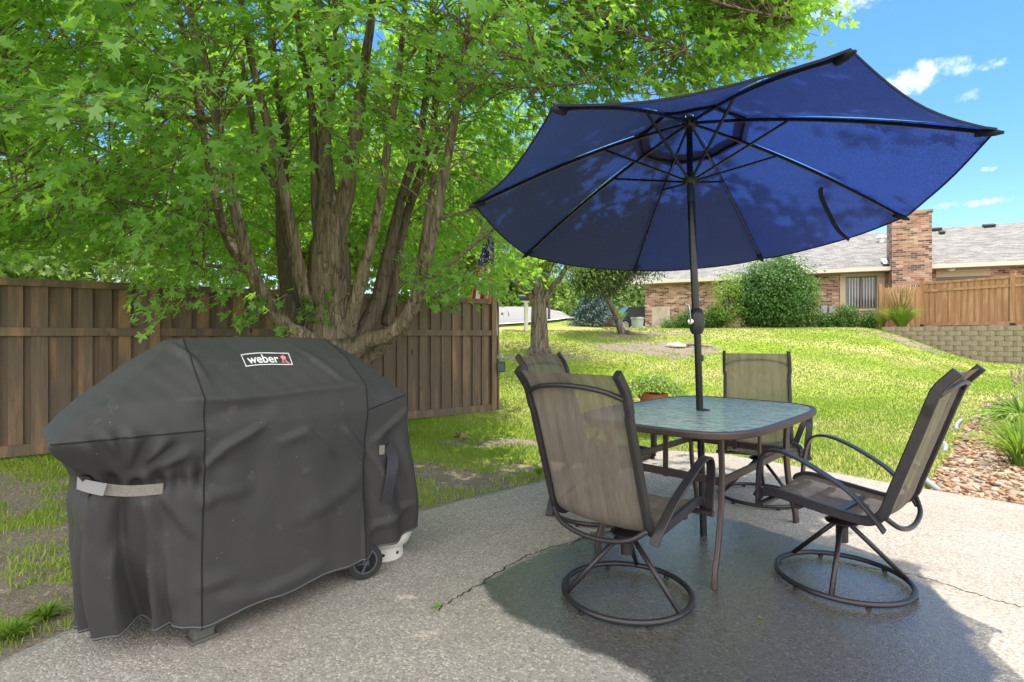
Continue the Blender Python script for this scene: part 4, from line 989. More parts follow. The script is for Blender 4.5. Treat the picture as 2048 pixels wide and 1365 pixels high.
# flag and its thin pole
FP0 = fw(pe - .03, -.05, 1.2); fp = tag(empty('flagpole', FP0), 'thin silver flagpole standing above the end of the dark fence', 'flagpole')
b = MB(); b.tube([(0, 0, 0), (-.02, 0, .8), (-.045, 0, 1.62)], .009, 8); b.build('pole', M['galvanised'], fp, 'auto'); b = MB(); b.lathe([(0, 0), (.016, .008), (.016, .024), (0, .034)], (-.045, 0, 1.62), 12); b.build('finial', M['chrome'], fp, True)
G = []; nx_, nz_ = 26, 40
me = bpy.data.meshes.new('flag'); vs = []; fs = []; mi = []
for i in range(nz_ + 1):
    v = i / nz_   # down the hanging cloth, canton first
    for j in range(nx_ + 1):
        u = j / nx_; wd_ = .12 + .26 * v ** .8
        vs.append((-.045 - u * wd_ - .02 * v, -.03 + .05 * math.sin(u * 11 + v * 3) * (.3 + v) , 1.56 - v * 1.0 - u * .12 * v - .02 * math.sin(u * 9 + v * 5)))
for i in range(nz_):
    for j in range(nx_):
        fs.append((i * 27 + j, i * 27 + j + 1, (i + 1) * 27 + j + 1, (i + 1) * 27 + j)); can = i < 17 and j < 26
        star = can and (i % 4 == 1) and (j % 4 == 1 + (i // 4 % 2) * 2)
        mi.append(1 if star else 2 if can else (0 if (j // 5) % 2 == 0 else 1))
me.from_pydata(vs, [], fs); me.polygons.foreach_set('material_index', mi)
o = link('flag', me, [M['flag_red'], M['flag_white'], M['flag_blue']], None, True); o.location = FP0; tag(o, 'red white and blue flag hanging limp beside the fence end among the leaves', 'flag')

# ---------------------------------------------------------------- small things around the patio
pot = tag(empty('flower_planter', (1.80, 6.85, float(T(1.8, 6.85)))), 'terracotta planter full of leafy trailing flowers on the lawn behind the table', 'planter')
b = MB(); b.lathe([(.0, 0), (.12, 0), (.13, .02), (.165, .42), (.185, .425), (.185, .49), (.165, .49), (.16, .45), (0, .45)], n=28); b.build('pot', M['terracotta'], pot, 'auto')

# ================================================================ FOLIAGE
def _maple():
    half = [(0, 1.0), (8, .76), (13, .78), (23, .40), (35, .66), (41, .64), (50, .90), (57, .62), (65, .58), (78, .33), (98, .50), (112, .56), (132, .32), (165, .12)]
    pts = half + [(-a, r) for a, r in half[1:]][::-1]
    P_ = [(r * math.sin(R(a)), r * math.cos(R(a))) for a, r in pts]
    return np.array([(0, .1)] + P_)
MAPLE = _maple()
MID = np.array([(0, .05), (0, 1), (.14, .58), (.22, .42), (.66, .62), (.44, .30), (.5, -.08), (.2, .02), (0, -.12), (-.2, .02), (-.5, -.08), (-.44, .30), (-.66, .62), (-.22, .42), (-.14, .58)])
OVAL = np.array([(0, .5), (0, 1), (.2, .72), (.27, .42), (.15, .1), (0, 0), (-.15, .1), (-.27, .42), (-.2, .72)])
FEATH = np.array([(0, .5), (.03, 1), (.16, .85), (.07, .72), (.22, .6), (.08, .48), (.2, .3), (.05, .2), (0, 0), (-.05, .2), (-.2, .3), (-.08, .48), (-.22, .6), (-.07, .72), (-.16, .85)])
def leaves(name, pos, nrm, tip, size, shape, mat, parent, tint=None, fold=.25):
    """one mesh of many small leaves: position, blade normal, tip direction, size"""
    n = len(pos); nrm = nrm / (np.linalg.norm(nrm, axis=1, keepdims=True) + 1e-9)
    tip = tip - nrm * (tip * nrm).sum(1, keepdims=True); tip /= (np.linalg.norm(tip, axis=1, keepdims=True) + 1e-9); sd = np.cross(tip, nrm)
    k = len(shape); sx = shape[:, 0][None, :, None]; sy = shape[:, 1][None, :, None]; s = np.asarray(size)[:, None, None] if np.ndim(size) else size
    lift = (np.abs(shape[:, 0]) * fold - shape[:, 1] ** 2 * .18)[None, :, None]
    rf = rng.uniform(-.6, 2.6, n)[:, None, None]; lift = lift * rf
    V = pos[:, None, :] + s * (sd[:, None, :] * sx + tip[:, None, :] * sy + nrm[:, None, :] * lift)
    tri = np.array([(0, i, i + 1 if i + 1 < k else 1) for i in range(1, k)])
    Fc = (tri[None] + (np.arange(n) * k)[:, None, None]).reshape(-1, 3)
    t = rng.random(n) if tint is None else tint
    return npmesh(name, V.reshape(-1, 3), Fc, mat, parent, {'tint': np.repeat(t, k)})
def unit(n):
    v = rng.standard_normal((n, 3)); return v / np.linalg.norm(v, axis=1, keepdims=True)
def clump_crown(name, c, rad, nclump, per, csize, lsize, shape, mat, parent, up=.5, outw=.5, flat=1.0, hollow=.35, tip_down=.5):
    """crown of leaf clumps filling an uneven ellipsoid"""
    c = np.array(c, float); rad = np.array(rad, float)
    d = unit(nclump); r = rng.uniform(hollow, 1, nclump) ** .6; bumpy = 1 + .16 * np.sin(d[:, 0] * 5 + c[0]) * np.cos(d[:, 2] * 6) + .12 * np.sin(d[:, 1] * 9 + d[:, 2] * 7)
    cc = c + d * rad * (r * bumpy)[:, None]
    p = np.repeat(cc, per, 0) + rng.standard_normal((nclump * per, 3)) * csize * np.array([1, 1, flat]) * .5
    o = (p - c) / rad; o /= np.linalg.norm(o, axis=1, keepdims=True) + 1e-6
    n = len(p); nr = o * outw + np.array([0, 0, up]) + rng.standard_normal((n, 3)) * .45
    tp = o * .5 + np.array([0, 0, -tip_down]) + rng.standard_normal((n, 3)) * .6
    tint = np.clip(np.repeat(rng.uniform(.1, .8, nclump), per) + rng.standard_normal(n) * .18, 0, 1)
    return leaves(name, p, nr, tp, lsize * rng.uniform(.7, 1.25, n), shape, mat, parent, tint)
def gz(x, y): return float(T(x, y))

# ---------------------------------------------------------------- the big maple
maple = empty('maple_tree', (*TREE, -.05), 0, 'large many stemmed maple tree arching over the fence and the grill', 'tree')
MO = Vector((*TREE, -.05))
LIMBS = [  # (px, py, depth, width px) traced limb by limb at their own distances
 [(668, 730, 5.6, 130), (668, 690, 5.6, 112), (662, 640, 5.6, 98), (660, 590, 5.6, 88), (658, 520, 5.6, 80), (662, 450, 5.6, 62), (655, 380, 5.65, 34), (650, 290, 5.7, 28), (652, 180, 5.8, 24), (640, 80, 5.9, 20), (632, -60, 6.1, 16)],
 [(675, 480, 5.6, 55), (690, 400, 5.55, 44), (703, 310, 5.5, 40), (716, 230, 5.5, 34), (728, 140, 5.5, 26), (742, 40, 5.5, 20), (750, -80, 5.5, 16)],
 [(640, 520, 5.6, 36), (632, 420, 5.65, 24), (628, 310, 5.7, 21), (622, 200, 5.8, 19), (600, 90, 5.9, 15), (590, -40, 6, 12)],
 [(650, 688, 5.5, 70), (605, 672, 5.4, 50), (565, 645, 5.3, 42), (530, 600, 5.2, 38), (503, 540, 5.1, 34), (482, 470, 5.0, 31), (466, 400, 4.95, 28), (448, 310, 4.9, 27), (430, 220, 4.9, 25), (412, 130, 4.9, 22), (385, 40, 4.9, 20), (350, -70, 4.9, 16)],
 [(512, 560, 5.12, 30), (480, 520, 5.2, 24), (452, 470, 5.3, 24), (430, 390, 5.4, 23), (414, 300, 5.5, 22), (398, 210, 5.6, 20), (380, 110, 5.7, 18), (350, 10, 5.8, 14)],
 [(640, 690, 5.8, 70), (600, 650, 6.0, 58), (582, 600, 6.1, 52), (574, 520, 6.2, 48), (568, 440, 6.3, 42), (565, 360, 6.3, 30), (572, 280, 6.35, 26), (560, 200, 6.4, 24), (545, 100, 6.5, 20), (540, -20, 6.6, 15)],
 [(635, 660, 5.5, 46), (612, 600, 5.45, 34), (597, 530, 5.4, 30), (585, 460, 5.35, 28), (570, 390, 5.3, 26), (552, 310, 5.3, 24), (530, 230, 5.3, 22), (508, 140, 5.3, 19), (490, 50, 5.3, 16), (470, -60, 5.3, 12)],
 [(570, 400, 5.5, 20), (540, 360, 5.6, 18), (515, 300, 5.7, 17), (500, 210, 5.8, 16), (480, 110, 5.9, 14)],
 [(690, 690, 5.6, 60), (708, 620, 5.5, 36), (724, 550, 5.45, 30), (742, 480, 5.4, 27), (757, 420, 5.35, 25), (768, 350, 5.3, 23), (778, 270, 5.3, 20), (795, 170, 5.3, 18), (806, 60, 5.3, 14), (815, -60, 5.3, 11)],
 [(700, 700, 5.65, 62), (730, 655, 5.7, 46), (756, 600, 5.75, 40), (770, 540, 5.8, 36), (783, 480, 5.85, 30), (802, 400, 5.9, 24), (826, 320, 6, 22), (846, 240, 6, 20), (856, 150, 6, 17), (860, 40, 6, 13)],
 [(770, 650, 6.1, 30), (785, 590, 6.2, 32), (792, 520, 6.2, 28), (808, 450, 6.2, 24), (830, 380, 6.2, 22), (862, 290, 6.2, 19), (872, 190, 6.2, 17), (885, 80, 6.2, 13)],
 [(700, 712, 5.5, 60), (735, 682, 5.4, 46), (775, 672, 5.25, 40), (812, 640, 5.15, 36), (838, 580, 5.05, 33), (856, 510, 5, 30), (872, 440, 4.95, 26), (887, 360, 4.9, 24), (902, 280, 4.9, 22), (918, 190, 4.9, 18), (930, 90, 4.9, 15), (945, -20, 4.9, 11)],
 [(690, 735, 5.65, 66), (730, 716, 5.7, 50), (775, 680, 5.7, 42), (806, 640, 5.7, 34), (832, 590, 5.7, 26), (842, 520, 5.7, 20), (856, 430, 5.7, 18), (870, 350, 5.7, 16)],
 [(856, 560, 5.0, 14), (900, 528, 4.9, 11), (950, 488, 4.8, 10), (1000, 448, 4.7, 8), (1060, 400, 4.7, 6)],
 [(830, 605, 5.05, 10), (880, 590, 4.9, 8), (935, 555, 4.8, 6), (985, 520, 4.7, 4)],
 [(505, 545, 5.1, 12), (450, 535, 5, 9), (380, 525, 4.9, 8), (320, 495, 4.8, 7), (270, 460, 4.7, 6)],
 [(480, 480, 5.0, 12), (420, 450, 4.95, 10), (355, 425, 4.9, 9), (300, 380, 4.9, 7)],
 [(425, 240, 5.5, 18), (340, 232, 5.4, 15), (255, 216, 5.3, 13), (190, 180, 5.2, 12), (110, 165, 5.1, 10), (40, 138, 5, 9), (-80, 90, 4.9, 6)],
 [(440, 420, 5.2, 12), (330, 420, 4.9, 10), (240, 402, 4.7, 9), (160, 386, 4.5, 8), (80, 345, 4.4, 8), (0, 300, 4.3, 7), (-90, 250, 4.2, 5)],
 [(340, 232, 5.4, 8), (270, 300, 5.2, 7), (200, 350, 5, 5)],
 [(100, 165, 5.1, 7), (60, 215, 4.9, 6), (0, 258, 4.8, 5)],
 [(872, 440, 4.95, 10), (940, 420, 4.8, 8), (1010, 390, 4.6, 6)],
 [(806, 400, 5.8, 12), (860, 330, 5.4, 10), (900, 230, 5.0, 9), (960, 170, 4.6, 8), (1060, 175, 4.3, 6), (1180, 165, 4.1, 5)],
 [(795, 150, 5.3, 12), (860, 60, 4.9, 10), (900, 30, 4.6, 9), (950, 75, 4.4, 7), (1000, 105, 4.2, 6), (1080, 130, 4, 5)],
 [(660, 250, 5.6, 12), (672, 120, 5.2, 11), (668, 40, 5, 10), (670, -40, 4.9, 8)],
 [(928, 90, 4.9, 12), (1010, 20, 4.6, 11), (1140, -40, 4.4, 9), (1300, -40, 4.3, 8), (1450, 10, 4.3, 6), (1590, 40, 4.3, 4)],
 [(1140, -40, 4.4, 8), (1250, 60, 4.4, 6), (1370, 100, 4.4, 4)],
]
b = MB(); LP = []
for i, l in enumerate(LIMBS):
    pts = [at(x_, y_, Y=Y_) - MO for x_, y_, Y_, w_ in l]; rr = [w_ / 2 / 1075 * Y_ * (.92 if i == 0 else .74 if k_ else .6) for k_, (x_, y_, Y_, w_) in enumerate(l)]; b.tint = [.25, .1, .5, .0, .35, .95, .1, .3, .05, .85, .7, .15, .3][i] if i < 13 else .3  # limbs further back get a darker tint, shade painted into the bark
    q = crom([Vector((*p,)) for p in pts], 5); rs = []
    for k in range(len(l) - 1):
        for s in range(5): rs.append(rr[k] + (rr[k + 1] - rr[k]) * s / 5)
    rs.append(rr[-1])
    if i == 0:   # root flare down to the soil, hidden by the grill
        q = [Vector((0, 0, 0)), Vector((.0, 0, .25)), Vector((0, 0, .6))] + q; rs = [.46, .37, .345] + rs
    q = [p + Vector((random.uniform(-1, 1), random.uniform(-1, 1), 0)) * rs[n_] * .05 for n_, p in enumerate(q)]
    b.tube(q, rs, 22 if i < 13 else 8, True, nz=.11 if i == 0 else .07 if i < 13 else .03)
    LP += [(p, rs[n_]) for n_, p in enumerate(q)]
LPa = np.array([(p + MO)[:] for p, r_ in LP])
MAXY = [(-600, 540), (0, 505), (60, 515), (130, 528), (200, 530), (300, 560), (345, 612), (390, 600), (440, 560), (470, 560), (520, 470), (600, 430), (700, 430), (760, 500), (820, 560), (900, 560), (950, 575), (1000, 545), (1050, 500), (1100, 430), (1250, 300), (1400, 190), (1560, 130), (1640, 60), (1720, -60), (3000, -400)]
def maxy(px): return np.interp(px, [a for a, _ in MAXY], [b_ for _, b_ in MAXY])
def sprays():
    Ns = 30000
    c = np.array([-1.2, 5.6, 4.4]); rad = np.array([6.0, 4.6, 4.6])
    p = c + unit(Ns) * (rng.random(Ns) ** (1 / 2.6))[:, None] * rad
    X, Y, Z = p.T; px = 1024 + 1075 * X / Y; py = 671 - 1075 * (Z - HC) / Y
    inframe = (px > -260) & (px < 2150) & (py > -230)
    ok = (Y > 2.4) & (Z > 1.55) & (X < np.where(Z > 3.6, 2.75, 3.4))
    lim = maxy(px) + np.where(Y > 6.0, np.where(px < 440, -15, 60), 0) - 12
    ok &= (py < lim)
    ok &= ~((px > 1080) & ((Y > 5.8) | (Y < 4.2)) & inframe)
    ok &= ~((X > -.6) & (Y < 4.9) & (Z < 2.95))                  # clear of the umbrella
    ok &= ~((Y < 3.4) & (Z < 2.3))
    ok &= ~((px > 905) & (px < 1010) & (py > 470) & (Y < 8.6) & (rng.random(Ns) < .7))
    win = (px > 400) & (px < 940) & (Y < 6.1)
    ok &= ~(win & (py > 330) & (rng.random(Ns) < .985)); ok &= ~(win & (py > 180) & (py <= 330) & (rng.random(Ns) < .90)); ok &= ~(win & (py <= 180) & (rng.random(Ns) < .55))
    den = .5 + .5 * np.sin(X * 2.1 + 1.3) * np.sin(Y * 1.9 + .4) * np.sin(Z * 2.5 + .9) + .25 * np.sin(X * 5 + Z * 4)
    ok &= rng.random(Ns) < np.clip(den + .12, .15, 1)
    # front layers dense near the crown shell, inside thinner
    q = np.linalg.norm((p - c) / rad, axis=1); ok &= rng.random(Ns) < np.where(q > .62, 1, .45)
    ok &= (inframe | (rng.random(Ns) < .12)); ok &= ~((Y > 6.4) & (rng.random(Ns) < .5))
    return p[ok], inframe[ok]
SP, INF = sprays()
pr_e = rng.random(9000); ex_ = np.stack([rng.uniform(.2, 2.75, 9000), rng.uniform(4.3, 5.5, 9000), rng.uniform(2.95, 4.9, 9000)], 1); pxe = 1024 + 1075 * ex_[:, 0] / ex_[:, 1]; pye = 671 - 1075 * (ex_[:, 2] - HC) / ex_[:, 1]
oke = (pxe > 1080) & (pye < maxy(pxe) - 10) & (pye > -60) & (pye < 235) & (pr_e < .032); ex_ = ex_[oke]
SP = np.vstack([SP[:2250], ex_]); INF = np.concatenate([INF[:2250], np.ones(len(ex_), bool)])
extra = [at(x_, y_, Y=Y_) for x_, y_, Y_ in [(470, 300, 3.4), (430, 330, 3.3), (510, 290, 3.5), (390, 300, 3.6), (560, 340, 3.8), (350, 330, 3.9), (300, 360, 4.0), (460, 360, 3.7), (1050, 60, 2.9), (1010, 30, 2.8), (1090, 110, 3.0), (1140, 60, 3.1), (960, 60, 3.2), (1180, 30, 3.4), (120, 20, 3.6), (200, 60, 3.7), (70, 60, 3.8),
    (350, 590, 4.3), (400, 600, 4.4), (320, 570, 4.3), (460, 560, 4.5), (700, 300, 4.4), (730, 340, 4.5), (760, 250, 4.4), (690, 220, 4.5), (840, 560, 4.8), (870, 530, 4.8), (900, 560, 4.8), (960, 570, 4.7), (1020, 500, 4.7), (620, 215, 4.4), (500, 610, 5.0), (520, 625, 5.0), (590, 640, 5.3), (640, 620, 5.3), (240, 500, 4.6), (150, 500, 4.6),
    (200, 410, 4.2), (250, 440, 4.2), (340, 470, 4.3), (150, 330, 4.0), (90, 420, 4.2), (560, 130, 4.3), (640, 60, 4.4), (450, 60, 4.2), (520, 30, 4.2), (380, 160, 4.2), (820, 90, 4.3), (880, 180, 4.3), (820, 280, 4.6)]]
SP = np.vstack([SP, np.array([v[:] for v in extra])]); INF = np.concatenate([INF, np.ones(len(extra), bool)])
n = len(SP); CEN = np.array([TREE[0], TREE[1] + .1, 3.6])
o_ = SP - CEN; o_[:, 2] *= .55; o_ /= np.linalg.norm(o_, axis=1, keepdims=True)
PER = 30; LS = rng.uniform(.35, .75, n)
tdir = o_ * .9 + rng.standard_normal((n, 3)) * .35 + np.array([0, 0, -.22]); tdir /= np.linalg.norm(tdir, axis=1, keepdims=True)
side = np.cross(tdir, np.array([0, 0, 1.])); side /= np.linalg.norm(side, axis=1, keepdims=True) + 1e-6
tt = rng.random((n, PER)); sg = rng.choice([-1, 1], (n, PER))
pos = SP[:, None, :] + tdir[:, None, :] * (LS[:, None] * (tt - .5))[..., None] + side[:, None, :] * (sg * rng.uniform(.02, .20, (n, PER)) * (1.1 - tt * .5))[..., None] + rng.standard_normal((n, PER, 3)) * np.array([.03, .03, .05])
tipd = tdir[:, None, :] * .6 + side[:, None, :] * (sg * .8)[..., None] + np.array([0, 0, -.35]) + rng.standard_normal((n, PER, 3)) * .3
nr = np.array([0, 0, .85]) + o_[:, None, :] * .55 + rng.standard_normal((n, PER, 3)) * .38
size = .036 + .046 * rng.random((n, PER)) ** .9; tint = np.clip(np.repeat(rng.uniform(.0, .9, n)[:, None], PER, 1) + rng.standard_normal((n, PER)) * .2, 0, 1)
near = INF & (SP[:, 1] < 6.2)
crown = None
def lv(name, mk, shape, sc=1.0, parent=None, keep=PER):
    return leaves(name, pos[mk][:, :keep].reshape(-1, 3), nr[mk][:, :keep].reshape(-1, 3), tipd[mk][:, :keep].reshape(-1, 3), size[mk][:, :keep].reshape(-1) * sc, shape, M['maple_leaf'], parent, tint[mk][:, :keep].reshape(-1))
crown = lv('crown', near, MAPLE, 1.0, maple); crown.location = -MO
cr2 = lv('crown', ~near, MID, 1.15, maple); cr2.location = -MO
nu = 34000; up_ = np.stack([rng.uniform(-5.5, 2.9, nu), rng.uniform(.0, 5.4, nu), rng.uniform(4.6, 7.5, nu)], 1); pyu = 671 - 1075 * (up_[:, 2] - HC) / up_[:, 1]
okk = (pyu < -60) & ((up_[:, 0] < 1.0) | (up_[:, 1] < 4.9 - .95 * up_[:, 0])) & (up_[:, 1] > .5 + .3 * np.abs(up_[:, 0] + 1)) & (up_[:, 0] + up_[:, 1] * .2 > -4.6) & (rng.random(nu) < .75 + .4 * np.sin(up_[:, 0] * 3.1) * np.sin(up_[:, 1] * 2.7 + 1)); up_ = up_[okk]; nu = len(up_)
cr3 = leaves('crown', up_, np.array([0, 0, 1.]) + rng.standard_normal((nu, 3)) * .4, unit(nu), rng.uniform(.09, .15, nu), MID, M['maple_leaf'], maple); cr3.location = -MO  # unseen upper leaves, added to shade the patio, grill and near umbrella panels
print('sprays', n, 'near', near.sum(), 'upper', nu)
# twigs: each spray's own stem plus a thin branchlet back to the nearest limb
tw = MB()
for i in range(n):
    if not INF[i] and i % 3: continue
    p = Vector(SP[i]); d = Vector(tdir[i]); a_ = p - d * LS[i] * .55; e_ = p + d * LS[i] * .5
    j = int(np.argmin(((LPa - SP[i]) ** 2).sum(1) + .6 * np.abs(LPa[:, 2] + .3 - SP[i][2]))); lp = Vector(LPa[j]); dist = (lp - a_).length
    if dist < 1.0: pts = crom([lp, lp.lerp(a_, .5) + Vector((0, 0, .1 * dist)), a_, p, e_], 3); rs = [max(.0022, .009 * (1 - k / len(pts))) for k in range(len(pts))]
    else: pts = crom([a_ - d * .3 + Vector((0, 0, .04)), a_, p, e_], 3); rs = [.0045 - .0026 * k / len(pts) for k in range(len(pts))]
    tw.tube([q - MO for q in pts], rs, 4, False)
b.v_twig = None
trunk = b.build('trunk', M['maple_bark'], maple, True)
tw.build('twigs', M['maple_bark'], maple)

# ---------------------------------------------------------------- trees further off
def tree(name, label, x, y, trunk_h, r0, crown_c, crown_r, nclump, per, csize, lsize, shape, mat, lean=(0, 0), group=None, limbs=5, barkm='tree_bark', parts2=None, z0=None, **kw):
    z = gz(x, y) - .08 if z0 is None else z0; t = empty(name, (x, y, z), 0, label, 'tree', group)
    b = MB(); top = Vector((lean[0], lean[1], trunk_h)); c = Vector(crown_c)
    q = crom([(0, 0, 0), (lean[0] * .12, lean[1] * .1, trunk_h * .15), (lean[0] * .5, lean[1] * .5, trunk_h * .6), top, top.lerp(c, .7)], 5)
    rs = [r0 * (1.5 if k == 0 else 1.15 if k < 3 else 1 - .6 * k / len(q)) for k in range(len(q))]
    b.tube(q, rs, 14, nz=.08)
    for k in range(limbs):
        a_ = k * 2.4 + x; e = c + Vector((math.cos(a_) * crown_r[0] * .7, math.sin(a_) * crown_r[1] * .7, random.uniform(-.2, .5) * crown_r[2])); s_ = top * random.uniform(.72, 1)
        b.tube(crom([s_, s_.lerp(e, .4) + Vector((0, 0, .1 * crown_r[2])), e], 5), [r0 * .42 * (1 - .8 * i / 11) for i in range(11)], 7, nz=.05)
    b.build('trunk', M[barkm], t, True)
    clump_crown('crown', crown_c, crown_r, nclump, per, csize, lsize, shape, M[mat], t, **kw)
    return t
# behind the dark fence
G_ = 'trees beyond the dark fence'
tree('leafy_tree', 'pale green leafy tree beyond the left end of the dark fence', -13.5, 13.5, 2.4, .16, (0, 0, 3.2), (3.2, 2.6, 2.3), 300, 42, .8, .17, MID, 'pale_leaf', group=G_, hollow=.2)
tree('leafy_tree', 'pale silvery tree beyond the dark fence above its left post', -10.2, 15.5, 2.2, .15, (0, 0, 3.0), (2.7, 2.4, 2.2), 280, 42, .7, .16, FEATH, 'pale_leaf', group=G_, hollow=.2)
tree('leafy_tree', 'bright green tree beyond the fence seen between the maple stems', -6.0, 17, 2.5, .2, (0, 0, 4.2), (3.6, 2.6, 3.6), 420, 42, .9, .17, MID, 'locust_leaf', group=G_, hollow=.2)
tree('leafy_tree', 'green tree beyond the fence just left of the flag', -1.9, 15.0, 2.2, .12, (0, 0, 3.6), (1.9, 1.6, 2.6), 260, 42, .6, .13, MID, 'locust_leaf', group=G_, hollow=.2)
0 and tree('leafy_tree', 'tall dark green tree far behind the maple crown', -11, 24, 3.5, .2, (0, 0, 6.6), (6, 3.5, 4.6), 520, 40, 1.1, .26, MID, 'locust_leaf', group=G_, hollow=.2)
# mid lawn tree
t2 = tree('honey_locust', 'rough barked tree with feathery leaves on the lawn between the flag and the umbrella', .66, 13, 2.0, .25, (.35, .2, 3.7), (1.75, 1.9, 1.75), 330, 40, .6, .11, FEATH, 'locust_leaf', limbs=6, hollow=.2, tip_down=.9)
b = MB(); b.tube(crom([(0, 0, 1.2), (-.35, -.1, 1.65), (-.75, -.2, 1.95), (-1.3, -.2, 2.3)], 5), [.12, .11, .1, .095, .09, .085, .08, .075, .07, .06, .06, .05, .05, .045, .04, .03], 9, nz=.06)
b.tube(crom([(0, 0, 1.25), (.28, -.1, 1.65), (.6, -.2, 2.1), (.9, -.2, 2.8)], 5), [.1, .1, .09, .085, .08, .075, .07, .065, .06, .055, .05, .05, .045, .04, .035, .03], 9, nz=.06)
for k in range(7):
    a_ = k * .9; b.tube([(math.cos(a_) * .2, math.sin(a_) * .2, .2), (math.cos(a_) * .3, math.sin(a_) * .3, .08), (math.cos(a_) * .5, math.sin(a_) * .5, .0)], [.09, .05, .01], 7)
old = [c for c in children(t2) if c.name.startswith('trunk')][0]
b.add([v.co.copy() for v in old.data.vertices], [tuple(p.vertices) for p in old.data.polygons]); bpy.data.objects.remove(old); b.build('trunk', M['tree_bark'], t2, True)
# leaning pine: a clump of needles on a bent bare stem
px_, py_ = 3.35, 16.2
t3 = tree('leaning_pine', 'small evergreen with a bent bare trunk leaning over the lawn before the brick house', px_, py_, 1.45, .12, (-.25, .1, 2.35), (1.35, 1.2, .62), 330, 46, .38, .10, FEATH, 'pine_needle', lean=(-.62, 0), limbs=7, hollow=.1)
clump_crown('crown', (-.75, .0, 1.75), (.85, .8, .42), 90, 44, .3, .10, FEATH, M['pine_needle'], t3)
b = MB()
for k in range(5): a_ = -.4 + k * .55; b.tube([(math.cos(a_) * .08, math.sin(a_) * .08, .14), (math.cos(a_) * .4, math.sin(a_) * .3, .06), (math.cos(a_) * .8, math.sin(a_) * .5, .04)], [.08, .05, .015], 7)
b.build('root', M['tree_bark'], t3, True)
# blue spruce
x_, y_ = 2.95, 19.5; sp_ = empty('blue_spruce', (x_, y_, gz(x_, y_)), 0, 'low blue green spruce on the slope left of the leaning pine', 'conifer')
b = MB(); b.tube([(0, 0, -.05), (0, 0, 1.3)], [.06, .02], 8); b.build('trunk', M['tree_bark'], sp_, True)
d = rng.random(7000) ** .7; a_ = rng.random(7000) * 6.28; rr = (.95 * d + .06) * rng.uniform(.55, 1.0, 7000) * (1 + .2 * np.sin(a_ * 7 + d * 20)); pp = np.stack([np.cos(a_) * rr, np.sin(a_) * rr, 1.35 * (1 - d) + .06 + .05 * rng.standard_normal(7000)], 1)
leaves('crown', pp, np.stack([np.cos(a_) * .3, np.sin(a_) * .3, np.ones(7000)], 1) + rng.standard_normal((7000, 3)) * .4, np.stack([np.cos(a_), np.sin(a_), .1 * np.ones(7000)], 1), .09, FEATH, M['spruce_needle'], sp_)
# distant trees beyond the street
G2 = 'distant trees beyond the street'
for (x_, y_, r_, lab) in [(-1.2, 62, 4.5, 'distant green tree at the far left end of the street'), (4.6, 66, 4.2, 'distant green tree where the street curves away'), (10, 60, 4.0, 'distant green tree behind the blue spruce'), (16.5, 58, 4.2, 'distant tree behind the brick house corner')]:
    tree('distant_tree', lab, x_, y_, 2.0, .3, (0, 0, 3.6), (r_, 3, 3.2), 190, 34, 1.2, .42, MID, 'locust_leaf' if x_ < 8 else 'pale_leaf', group=G2, hollow=.3)

def bush(name, label, x, y, h, rx, ncl, per, csz, ls, shape, mat, z0=None, cat='shrub', group=None, stems=7, ry=None, cz=.52, **kw):
    z = gz(x, y) if z0 is None else z0; t = empty(name, (x, y, z), 0, label, cat, group); b = MB()
    for k in range(stems):
        a_ = k * 6.28 / stems + .3; b.tube(crom([(math.cos(a_) * rx * .1, math.sin(a_) * rx * .1, -.05), (math.cos(a_) * rx * .25, math.sin(a_) * rx * .25, h * .35), (math.cos(a_) * rx * .55, math.sin(a_) * rx * .5, h * .75)], 3), .012 + .012 * h / 2, 5)
    b.build('stem', M['tree_bark'], t)
    clump_crown('foliage', (0, 0, h * cz), (rx, ry or rx * .85, h * .5), ncl, per, csz, ls, shape, M[mat], t, **kw); return t
Ht = 1.47
def hz(px, Y): return ((px - 1024) / 1075 * Y, Y)
bush('round_shrub', 'big round dark green shrub against the brick house wall', *hz(1547, 21.0), 2.55, 1.3, 560, 44, .5, .095, OVAL, 'shrub_leaf', z0=1.42, hollow=.55, stems=10)
bush('flowering_shrub', 'loose pale flowering shrub at the right edge of the big round shrub', *hz(1622, 20.6), 1.75, .30, 60, 30, .22, .07, OVAL, 'hosta_leaf', z0=1.42)
bush('yellow_shrub', 'loose yellow green shrub at the left edge of the big round shrub', *hz(1457, 20.8), 2.15, .52, 70, 30, .3, .085, OVAL, 'tuft_leaf', z0=1.42)
G3 = 'low plants along the brick house wall'
for (px, Y, h, rx, mat, lab) in [(1372, 22.3, .75, .35, 'shrub_leaf', 'low green plant at the wall just left of the umbrella pole'), (1432, 21.6, .95, .40, 'shrub_leaf', 'small green shrub at the wall just right of the umbrella pole'), (1412, 21.9, .6, .3, 'locust_leaf', 'low leafy plant right at the umbrella pole by the wall'),
                            (1345, 22.6, .35, .5, 'shrub_leaf', 'lowest green plant beneath the flagstone panel on the wall'), (1692, 19.9, .85, .42, 'shrub_leaf', 'leafy shrub under the left part of the house window'), (1660, 20.2, .55, .3, 'shrub_leaf', 'small plant between the air conditioner and the window'), (1738, 19.6, .55, .22, 'shrub_leaf', 'small leafy plant under the right part of the house window')]:
    bush('wall_plant', lab, *hz(px, Y), h, rx, int(40 + 60 * h), 26, .2, .07, OVAL, mat, z0=1.43, group=G3, cat='plant', stems=4)

